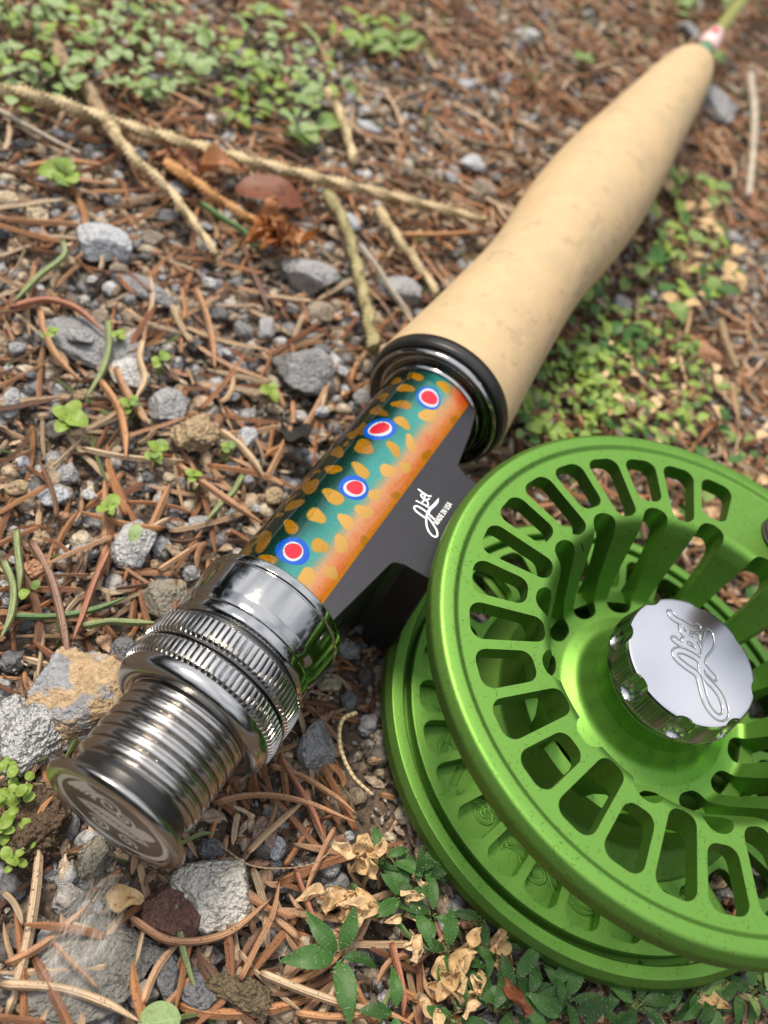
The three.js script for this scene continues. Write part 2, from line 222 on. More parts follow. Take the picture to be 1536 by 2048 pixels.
    for (let i = 0; i < 30; i++) { c.fillStyle = '#1c1206'; const s = 1 + R() * 5; c.fillRect(X(R() * L), Y(7.55 + R() * 0.3), s, 3); }
  }, { clampIt: true });
  tex.wrapS = tex.wrapT = THREE.RepeatWrapping;
  const prof = [[ox - 2, 9.5], [ox - 2, 10.55], [ox + 20, 10.55], [ox + 40, 10.55], [ox + 62.4, 10.55], [ox + 62.4, 9.5]];
  const g = revolve(prof, 160, aboutRod, 0.5, (x, r, th) => { let v = th; if (v > Math.PI) v -= TAU; return [(x - ox) / L, 0.5 + (th <= Math.PI ? th : th - TAU) / TAU]; });
  { const u = g.attributes.uv; for (let i = 0; i < u.count; i += 3) { const y = [u.getY(i), u.getY(i + 1), u.getY(i + 2)]; if (Math.max(...y) - Math.min(...y) > 0.5) for (let k = 0; k < 3; k++) if (y[k] < 0.5) u.setY(i + k, y[k] + 1); } }
  part('reel_seat_barrel', g, mat([0.62, 0.60, 0.56], { map: tex, roughness: 0.45, specularIntensity: 0.1, clearcoat: 0.8, clearcoatRoughness: 0.02 }), rod);
}
rodPart('fixed_hood', rounded([[ox + 58.0, 10.5], [ox + 58.0, 11.0, 0.2], [ox + 58.6, 11.25, 0.2], [ox + 60.9, 11.6, 0.6], [ox + 60.6, 12.6, 0.8], [ox + 59.4, 13.4, 0.5], [ox + 58.9, 13.9, 0.4], [ox + 59.6, 14.35, 0.4], [ox + 61.4, 14.3], [ox + 62.8, 14.2], [ox + 62.8, 10.5]]), M.nickel, 192, 0.7);
rodPart('black_ring', rounded([[ox + 60.6, 14.0], [ox + 60.6, 14.8, 0.4], [ox + 61.3, 15.35, 0.6], [ox + 62.6, 15.45, 0.5], [ox + 63.4, 15.3, 0.3], [ox + 63.6, 14.0]]), M.rubber, 160);
{
  const cork = colorTex(1024, 1024, (u, v) => {
    const a = tile(u, v, 9, 11, 5), b = tile(u, v, 30, 4, 3), st = fbm(u * 3, v * 160, 2, 3), pit = smooth(0.34, 0.5, tile(u, v, 26, 21, 4)), s = 1 + 0.11 * a + 0.08 * b - 0.13 * pit + 0.02 * st;
    return [0.50 * s, 0.372 * s * (1 - 0.05 * a), 0.218 * s * (1 - 0.08 * a)];
  });
  const bump = grayTex(512, 512, (u, v) => 0.55 + 0.4 * tile(u, v, 40, 8, 4) - 0.5 * smooth(0.34, 0.5, tile(u, v, 26, 21, 4)));
  const pr = [[63.2, 13], [63.3, 15.2], [64, 15.7], [70, 15.3], [75, 15.0], [87, 14.2], [100, 13.6], [112, 13.1], [125, 13.3], [140, 14.5], [155, 15.35], [170, 15.4], [185, 14.9], [200, 13.9], [215, 13.0], [230, 12.1], [245, 11.2], [260, 10.3], [268, 9.5], [274, 8.6], [279, 7.3], [282.5, 5.4], [284, 2.5]];
  const c = new THREE.SplineCurve(pr.map((p) => new THREE.Vector2(p[0], p[1]))), ps = c.getPoints(110).map((p) => [p.x + ox, p.y]);
  rodPart('cork_grip', [...ps, [ox + 284, 1], [ox + 64, 1]], mat([1, 1, 1], { map: cork, roughness: 0.75, bumpMap: bump, bumpScale: 0.00012 }), 128, 0.9, (x, r, th) => [th / TAU, (x - ox) / 90]);
}
rodPart('winding_check', rounded([[ox + 281, 1], [ox + 281, 3.9], [ox + 291, 3.6, 0.6], [ox + 298, 2.9, 0.5], [ox + 299, 1]]), mat([0.02, 0.30, 0.15], { roughness: 0.3, clearcoat: 1 }), 48);
rodPart('rod_blank', [[ox + 286, 0.5], [ox + 286, 2.75], [ox + 400, 2.5], [ox + 900, 1.6], [ox + 900, 0.5]], mat([0.34, 0.36, 0.10], { roughness: 0.35, clearcoat: 1, clearcoatRoughness: 0.1 }), 32);
{
  const w = rodPart('thread_wrap', rounded([[ox + 299, 1], [ox + 299, 3.4, 0.5], [ox + 306, 4.1, 2], [ox + 316, 3.4, 0.5], [ox + 316, 1]]), mat([0.86, 0.60, 0.60], { roughness: 0.4, clearcoat: 1 }), 48);
  const dot = new THREE.SphereGeometry(1, 16, 10); dot.scale(3.0, 0.5, 1.6); dot.rotateX(0.35 - 1.0); dot.translate(ox + 308, AY + 3.75, axisZ(ox + 308) - 0.9); part('red_dot', dot, mat([0.8, 0.08, 0.09], { roughness: 0.4 }), w);
  part('hook_keeper', tube([[284, -4.6, 2.6], [292, -5, 4.4], [300, -4.4, 4.6], [303, -3.6, 3.2], [298, -3.4, 3.0], [290, -3.8, 3.4]].map(([u, y, z]) => V3(ox + u, AY + y, axisZ(ox + u) + z)), 0.45, 30, 8), M.knurl, rod);
}

// ---------------------------------------------------------------- the fly reel
const reel = thing('fly_reel', 'lime green fly reel with ported spool and silver drag knob, clamped to the rod', 'fishing reel', V3(0, 0.6, 0));
{
  const A = [], B = []; for (let k = 0; k < 15; k++) { A.push(-10.6 - 24 * k); B.push(-22.6 - 24 * k); }
  const port = (deg, ri, ro, y0, y1, spoke = 0.82, r1 = 2.0, r2 = 2.1) => { const w = (r) => r * Math.tan(rad(6)) - spoke; return prism(rounded([[ri, -w(ri), r1], [ro, -w(ro), r2], [ro, w(ro), r2], [ri, w(ri), r1]], true, 6).map(([r, t]) => polar(deg, r, t)), y0, y1); };
  const slot = (deg) => prism(rounded([[17.6, -2.65, 2.6], [22, -2.75, 3], [29.9, -2.6, 2.55], [29.9, 2.6, 2.55], [22, 2.75, 3], [17.6, 2.65, 2.6]], true, 8).map(([r, t]) => polar(deg, r, t)), 8, 40);
  // spool: outer ported ring, arms and hub
  const sp = revolve(rounded([[0.05, 25], [11.6, 25, 0.4], [11.9, 21, 1], [13.6, 17.4, 2.4], [16.6, 16.4, 2], [20.2, 16.6, 2], [22.6, 21.5, 1.5], [26.2, 32, 3], [27.6, 35, 2.4], [43.2, 35, 0.8], [44.0, 35.75, 0.7], [46.2, 35.7, 1.1], [47.5, 34.2, 1.3], [47.5, 31.4, 1.0], [45.6, 30.6, 0.5], [43.2, 31.8, 0.5], [31.0, 31.8, 2], [28.8, 29, 2], [25.2, 20, 1], [23.8, 14.2, 0.6], [0.05, 14.2]]), 240, aboutReel, 0.5, reelUV);
  const isHandle = (d) => Math.abs(((d - 13.4 + 540) % 360) - 180) < 15;
  const cutters = [...A.filter((d) => !isHandle(d)).map((d) => port(d, 31.4, 41.2, 28, 40)), ...B.filter((d) => !isHandle(d)).map((d) => port(d, 28.2, 41.2, 28, 40)), ...A.map(slot)];
  part('spool', planarUV(cut(sp, cutters)), M.green, reel);
  part('drum', planarUV(revolve(rounded([[20.8, 15], [23.4, 15], [25.4, 9.5, 2], [29.8, 5.9, 2], [30.4, 3.3], [28, 3.3], [22.6, 8.6], [20.8, 14.1]]), 180, aboutReel, 0.6, reelUV)), M.green, reel);
  const rear = revolve(rounded([[29.6, 5.6], [41.3, 5.6, 0.25], [41.6, 5.0, 0.2], [41.5, 3.2], [29.6, 3.2]]), 200, aboutReel, 0.5, reelUV);
  part('rear_flange', planarUV(cut(rear, [...A.map((d) => port(d, 30.9, 39.8, 1, 8, 0.8)), ...B.map((d) => port(d, 30.9, 39.8, 1, 8, 0.8))])), M.green, reel);
  const fr = revolve(rounded([[42.7, 2.5], [42.7, 5.1, 0.3], [43.0, 5.6, 0.2], [45.0, 5.6, 0.25], [46.1, 4.3, 0.3], [46.3, 2.2, 0.3], [45.2, 0.6, 0.4], [0.05, 0.6], [0.05, 2.5]]), 220, aboutReel, 0.45, reelUV);
  const gaps = [112, 90, 66, 42, 18, -6, -30, -54, -78].map((d) => prism(rounded([[31, -5.2, 2], [40, -7, 2], [40, 7, 2], [31, 5.2, 2]], true, 5).map(([r, t]) => polar(d, r, t)), -2, 4));
  const frame = part('frame', planarUV(cut(fr, gaps)), M.green, reel);
  // scrollwork carved on the frame's back plate
  const curls = [];
  const lineOf = (f, n, w = 0.3) => { const ps = []; for (let k = 0; k <= n; k++) { const [d, r] = f(k / n), [x, z] = polar(d, r); ps.push(V3(x, 2.42, z)); } curls.push(tube(ps, w, n * 3, 6)); };
  const RC = mulberry(9);
  for (let k = 0; k < 11; k++) { const d0 = 128 + k * 11, r0 = 32.2 + 2.6 * RC(), s = RC() < 0.5 ? 1 : -1, len = 7 + RC() * 12; lineOf((t) => [d0 + len * t, r0 + 1.6 * Math.sin(t * 4 + k) * s], 9); lineOf((t) => [d0 + len * t + 0.6, r0 + 0.95 + 1.6 * Math.sin(t * 4 + k) * s], 9); if (k % 2) lineOf((t) => { const a = t * 9; return [d0 + 2.6 * (1 - t * 0.75) * Math.cos(a) * 1.5, r0 + 1.9 * (1 - t * 0.75) * Math.sin(a)]; }, 16, 0.3); }
  part('carved_scrollwork', mergeGeometries(curls), M.green, frame);
  // drag knob
  const ribs = 132, seg = ribs * 6;
  const kp = [[0.05, 26.8], [12.3, 26.8], [12.85, 27.1], [12.8, 27.6], [12.72, 28.0, 1], [12.2, 31.9, 1], [12.1, 32.2], [11.8, 32.62], [11.3, 32.75], [0.05, 32.75]];
  let kg = grid(kp.length + 1, seg + 1, (i, j) => { const [r, y, k] = kp[i % kp.length], th = j / seg * TAU, t = j / 6 - Math.floor(j / 6), q = (k ? 0.22 * Math.abs(2 * t - 1) : 0); return aboutReel(r - q, y, th); }, (i, j) => { const [r, y] = kp[i % kp.length], th = j / seg * TAU; return [0.5 + r * Math.cos(th) / 26, 0.5 + r * Math.sin(th) / 26]; });
  kg = toCreasedNormals(kg, 0.45);
  const bites = []; for (let k = 0; k < 8; k++) { const [x, z] = polar(-101 + 45 * k, 13.9); const c = new THREE.CapsuleGeometry(2.75, 10, 14, 28); c.rotateX(0); c.translate(x, 35.2, z); bites.push(c); }
  kg = cut(kg, bites);
  const strokes = { A: '-0.68,4.37 -0.18,2.81 1.10,1.13 0.82,-1.80 0.09,-3.02 -0.93,-3.24 -1.65,-2.50 -1.96,-0.50 -1.94,1.76 -3.58,2.70 -6.19,4.25 -7.39,5.86 -7.52,7.40 -6.39,8.13 -5.14,7.87 -3.22,6.48 -2.20,4.55 -1.82,2.67 -0.15,1.72 3.59,1.39 8.13,0.93 5.96,2.19 4.25,2.06 2.18,1.42', b: '1.83,-4.04 1.61,-3.49 2.05,-1.20 2.15,0.83 3.56,-0.18 3.92,-1.62 2.92,-2.55 2.43,-2.04', e: '4.26,-2.33 5.61,-2.12 5.89,-3.31 5.14,-3.70 4.16,-3.04 3.84,-1.72 4.36,-0.29 5.13,-0.63', l: '6.50,-6.33 5.72,-5.85 6.10,-3.62 6.20,-1.55 7.08,-1.00' };
  // the knob's scripted name, traced on its face (x, z in millimetres)
  const trace = (c, f) => { for (const s of Object.values(strokes)) { const p = s.split(' ').map((w) => f(...w.split(',').map(Number))); c.beginPath(); c.moveTo(...p[0]); for (let i = 1; i < p.length - 1; i++) c.quadraticCurveTo(p[i][0], p[i][1], (p[i][0] + p[i + 1][0]) / 2, (p[i][1] + p[i + 1][1]) / 2); c.lineTo(...p[p.length - 1]); c.stroke(); } };
  const logoB = canvasTex(1024, 1024, (c, w) => { c.fillStyle = '#fff'; c.fillRect(0, 0, w, w); c.lineCap = c.lineJoin = 'round'; const f = (x, z) => [w * (0.5 + x / 26), w * (0.5 - z / 26)]; c.filter = 'blur(1.2px)'; c.strokeStyle = '#000'; c.lineWidth = 56; trace(c, f); c.strokeStyle = '#fff'; c.lineWidth = 36; trace(c, f); }, { srgb: false, clampIt: true });
  part('drag_knob', kg, mat([0.52, 0.52, 0.55], { metalness: 1, roughness: 0.2, bumpMap: logoB, bumpScale: 0.00022 }), reel);
  // foot
const FT = canvasTex(2048, 640, (c, w, h) => {
    const R = mulberry(3), X = (x) => (x + 32) / 64 * w, Z = (z) => (z + 60) / 20 * h; c.fillStyle = '#303036'; c.fillRect(0, 0, w, h);
    for (let i = 0; i < 3000; i++) { c.fillStyle = R() < 0.5 ? 'rgba(255,255,255,0.035)' : 'rgba(0,0,0,0.06)'; c.fillRect(R() * w, R() * h, 30 + R() * 160, 1); }
    for (let i = 0; i < 60; i++) { c.strokeStyle = 'rgba(15,15,18,0.7)'; c.lineWidth = 1.2; const x = R() * w, y = R() * h, a = R() * TAU, l = 8 + R() * 18; c.beginPath(); c.moveTo(x, y); c.quadraticCurveTo(x + Math.cos(a) * l * 0.6, y + Math.sin(a) * l * 0.3, x + Math.cos(a) * l, y + Math.sin(a) * l); c.stroke(); }
    c.strokeStyle = c.fillStyle = '#eef0f0'; c.lineCap = c.lineJoin = 'round';
    const ink = { A: '-1.92,-49.86 -1.52,-51.27 -1.36,-52.78 -1.50,-53.80 -2.12,-54.01 -2.63,-53.41 -2.73,-52.17 -2.78,-51.05', loop: '-0.04,-51.60 -1.72,-51.50 -3.41,-50.77 -4.64,-49.87 -5.27,-48.78 -5.26,-47.93 -4.65,-47.71 -3.73,-48.29 -2.95,-49.55 -2.33,-50.85', b: '-0.59,-54.28 -0.38,-53.18 -0.33,-52.00', bowl: '0.00,-53.27 0.70,-53.31 0.79,-52.69 0.29,-52.17 -0.44,-52.23', e: '0.91,-53.41 1.75,-53.59 1.68,-54.15 1.07,-54.27 0.71,-53.64 0.89,-52.85 1.44,-52.63', l: '1.94,-55.17 1.75,-52.97 2.19,-52.66' };
    for (const k in ink) { c.lineWidth = (k === 'loop' || k === 'A' ? 0.36 : 0.31) * w / 64; const p = ink[k].split(' ').map((q) => q.split(',').map(Number)).map(([x, z]) => [X(x), Z(z)]); c.beginPath(); c.moveTo(...p[0]); for (let n = 1; n < p.length - 1; n++) c.quadraticCurveTo(p[n][0], p[n][1], (p[n][0] + p[n + 1][0]) / 2, (p[n][1] + p[n + 1][1]) / 2); c.lineTo(...p[p.length - 1]); c.stroke(); }
    c.beginPath(); [[-1.72, -51.5], [0.06, -51.65], [1.41, -51.46], [2.94, -51.32], [2.01, -50.93], [0.99, -50.92], [-0.42, -51.18], [-1.82, -51.11]].forEach(([x, z], n) => (n ? c.lineTo(X(x), Z(z)) : c.moveTo(X(x), Z(z)))); c.fill();
    c.save(); c.translate(X(-2.7), Z(-48.7)); c.rotate(0.02); c.scale(1, 1.25); c.font = 'bold 37px sans-serif'; c.fillText('MADE IN USA', 0, 0, 6.0 * w / 64); c.restore();
  }, { clampIt: true });
  // the outline's own coordinates run over x and -z
  FT.repeat.set(1 / 64, 1 / 20); FT.offset.set(0.5, 1 - 60 / 20 + 0); FT.offset.set(32 / 64, -40 / 20);
  const outline = rounded([[-33, -57.3], [-31.2, -54.0], [-14.6, -51.5, 1.6], [-13.8, -49.6, 0.8], [-13.4, -44.4], [10.8, -44.4], [11.2, -49.6, 1.2], [12.4, -51.8, 1.0], [21, -53.3], [27.6, -55.0], [28.4, -57.3]], true, 6);
  const black = mat([0.022, 0.022, 0.024], { metalness: 0.3, roughness: 0.28 });
  const foot = part('reel_foot', prism(outline, 6.5, 29.5, 0.22), [mat([1, 1, 1], { map: FT, metalness: 0.55, roughness: 0.42 }), black], reel);
  part('foot_post', prism(rounded([[-13.2, -50.2, 1], [-13.2, -44], [10.6, -44], [10.6, -50.2, 1]]), 1.0, 14, 0.2), black, foot);
  // handle at the far rim
  const [hx, hz] = polar(13.4, 37.6), aboutHandle = (r, y, th) => [hx + r * Math.cos(th), y, hz + r * Math.sin(th)];
  const wood = colorTex(256, 256, (u, v) => { const s = 0.7 + 0.6 * fbm(u * 30, v * 2, 3, 4); return [0.20 * s, 0.115 * s, 0.06 * s]; }, { rx: 30, ry: 30 });
  const h = part('handle', revolve(rounded([[0.05, 35.6], [4.9, 35.6, 0.3], [5.0, 37, 0.4], [4.5, 45, 4], [4.9, 56, 1.5], [3, 58, 1], [0.05, 58]]), 48, aboutHandle), mat([1, 1, 1], { map: wood, roughness: 0.5 }), reel);
  part('handle_washer', revolve(rounded([[0.05, 34.9], [5.4, 34.9, 0.1], [5.4, 35.7, 0.2], [0.05, 35.7]]), 48, aboutHandle), M.blackGap, h);
}
// ---------------------------------------------------------------- the ground
const height = (x, z) => { const near = 1 - smooth(47, 62, Math.hypot(x, z)); return -3.2 + (1.7 * fbm(x * 0.03, 1.5, z * 0.03, 3) + 1.1 * fbm(x * 0.16, 4.5, z * 0.16, 3)) * (1 - 0.6 * near) - 0.6 * near; };
const project = (p) => { const d = p.clone().sub(EYE), w = -d.dot(cB); return [768 + 1776.76 * d.dot(cR) / w, 1024 - 1776.76 * d.dot(cU) / w, w]; };
const inView = (x, z, m = 70) => { const [a, b, w] = project(V3(x, 0, z)); return w > 0 && a > -m && a < 1536 + m && b > -m && b < 2048 + m; };
{
  const soil = colorTex(1024, 1024, (u, v) => { const a = tile(u, v, 12, 2, 5), b = tile(u, v, 60, 9, 3), c = smooth(0.15, 0.45, tile(u, v, 40, 31, 3)), s = 1 + 0.7 * a + 0.6 * b; return [lerp(0.10, 0.27, c * 0.6) * s, lerp(0.072, 0.22, c * 0.6) * s, lerp(0.050, 0.17, c * 0.6) * s]; }, { rx: 1 / 0.07, ry: 1 / 0.07 });
  const bump = grayTex(512, 512, (u, v) => 0.5 + 0.6 * tile(u, v, 40, 17, 4), { rx: 1 / 0.035, ry: 1 / 0.035 });
  const X0 = -170, X1 = 620, Z0 = -400, Z1 = 290, st = 2, nx = (X1 - X0) / st + 1, nz = (Z1 - Z0) / st + 1;
  const g = grid(nz, nx, (i, j) => { const x = X0 + j * st, z = Z0 + i * st; return [x, height(x, z) + 0.55 * noise3(x * 0.7, 2, z * 0.7), z]; }, (i, j) => [(X0 + j * st) * MM, (Z0 + i * st) * MM], false);
  g.computeVertexNormals(); if (g.attributes.normal.getY(5000) < 0) { const a = g.index.array; for (let i = 0; i < a.length; i += 3) { const t = a[i]; a[i] = a[i + 1]; a[i + 1] = t; } g.computeVertexNormals(); }
  const far = new THREE.PlaneGeometry(60000, 60000, 2, 2); far.rotateX(-Math.PI / 2); far.translate(0, -8, 0); { const u = far.attributes.uv; for (let i = 0; i < u.count; i++) u.setXY(i, u.getX(i) * 60, u.getY(i) * 60); }
  const m = part('ground', mergeGeometries([g, far]), mat([1, 1, 1], { map: soil, roughness: 0.95, bumpMap: bump, bumpScale: 0.0006 }), scene); tag(m, '', '', '', 'structure');
}
const E1 = V3(cR.x, 0, cR.z).normalize(), E2 = V3(E1.z, 0, -E1.x);
if (E2.dot(cU) < 0) E2.negate();
const perPx = (p) => -p.clone().sub(EYE).dot(cB) / 1776.76;

// ---- stones
const stoneMap = colorTex(512, 512, (u, v) => { const a = tile(u, v, 7, 5, 5), b = tile(u, v, 50, 3, 3), w = smooth(0.86, 0.93, 1 - Math.abs(tile(u, v, 4, 13, 4))) * 0.5, s = 0.92 + 0.45 * a + 0.5 * b + 0.3 * w; return [s, s, s]; }, { rx: 1 / 0.02, ry: 1 / 0.02 });
const stoneBump = grayTex(512, 512, (u, v) => 0.5 + 0.5 * tile(u, v, 34, 40, 5), { rx: 1 / 0.016, ry: 1 / 0.016 });
const stoneMat = (rgb, o = {}) => mat(rgb, { map: stoneMap, bumpMap: stoneBump, bumpScale: 0.0008, roughness: 0.85, ...o });
const ST = {
  blue: stoneMat([0.50, 0.53, 0.58]), gray: stoneMat([0.37, 0.375, 0.395]), dark: stoneMat([0.17, 0.175, 0.19]), slate: stoneMat([0.29, 0.295, 0.31], { roughness: 0.7 }), pale: stoneMat([0.58, 0.585, 0.59]),
  beige: stoneMat([0.58, 0.48, 0.34]), buff: stoneMat([0.44, 0.33, 0.20]), brown: stoneMat([0.34, 0.28, 0.22]), olive: stoneMat([0.28, 0.26, 0.21]), red: stoneMat([0.17, 0.085, 0.07]), pink: stoneMat([0.35, 0.24, 0.20]), peach: stoneMat([0.48, 0.26, 0.15]),
  wet: stoneMat([0.19, 0.185, 0.17], { roughness: 0.5, clearcoat: 0.3, clearcoatRoughness: 0.35 }), quartz: stoneMat([0.66, 0.63, 0.57], { roughness: 0.4, transmission: 0.0, clearcoat: 0.35, clearcoatRoughness: 0.3 }),
  crystal: stoneMat([0.52, 0.53, 0.55], { roughness: 0.45, bumpScale: 0.0011 }), clod: stoneMat([0.13, 0.085, 0.05], { bumpScale: 0.0012 }), bark: stoneMat([0.17, 0.13, 0.075], { bumpScale: 0.0012 }), scale: stoneMat([0.26, 0.12, 0.07]),
  ochre: mat([1, 1, 1], { map: colorTex(512, 512, (u, v) => { const o = smooth(0.12, 0.34, tile(u, v, 5, 71, 5)) * 0.8, s = 1 + 0.4 * tile(u, v, 40, 3, 3); return [lerp(0.27, 0.46, o) * s, lerp(0.28, 0.31, o) * s, lerp(0.31, 0.15, o) * s]; }, { rx: 1 / 0.03, ry: 1 / 0.03 }), bumpMap: stoneBump, bumpScale: 0.0006, roughness: 0.85 }),
};
function boxUV(g) { const p = g.attributes.position, n = g.attributes.normal, u = new Float32Array(p.count * 2); for (let i = 0; i < p.count; i++) { const ax = Math.abs(n.getX(i)), ay = Math.abs(n.getY(i)), az = Math.abs(n.getZ(i)); const x = p.getX(i), y = p.getY(i), z = p.getZ(i); const [a, b] = ay >= ax && ay >= az ? [x, z] : ax >= az ? [z, y] : [x, y]; u[i * 2] = a * MM; u[i * 2 + 1] = b * MM; } g.setAttribute('uv', new THREE.BufferAttribute(u, 2)); return g; }
const rockBase = {};
function rockGeo(seed, a, b, c, detail = 10, facets = 11, rough = 0.05) {       // half sizes a (across), c (up), b (deep)
  const key = detail; if (!rockBase[key]) { const i = new THREE.IcosahedronGeometry(1, detail); i.deleteAttribute('uv'); i.deleteAttribute('normal'); rockBase[key] = mergeVertices(i, 1e-5); }
  const g = rockBase[key].clone(), p = g.attributes.position, R = mulberry(seed * 7919 + 13), planes = [], v = V3();
  for (let k = 0; k < facets; k++) { const n = V3(R() * 2 - 1, R() * 2 - 1, R() * 2 - 1).normalize(); planes.push([n, 0.62 + 0.34 * R()]); }
  for (let i = 0; i < p.count; i++) {
    v.fromBufferAttribute(p, i); let r = 1.08; for (const [n, h] of planes) { const d = v.dot(n); if (d > 0.12) r = Math.min(r, h / d); }
    r *= 1 + rough * 1.6 * fbm(v.x * 2 + seed, v.y * 2, v.z * 2, 2) + rough * 1.3 * fbm(v.x * 8 + seed, v.y * 8, v.z * 8, 3);
    p.setXYZ(i, v.x * r * a, v.y * r * c, v.z * r * b);
  }
  g.computeVertexNormals(); return boxUV(g);
}
const stony = (x, z) => smooth(-0.25, 0.35, fbm(x * 0.022 + 3, 8, z * 0.022, 3) + 0.25 * smooth(60, -20, x));
let rockSeed = 1;
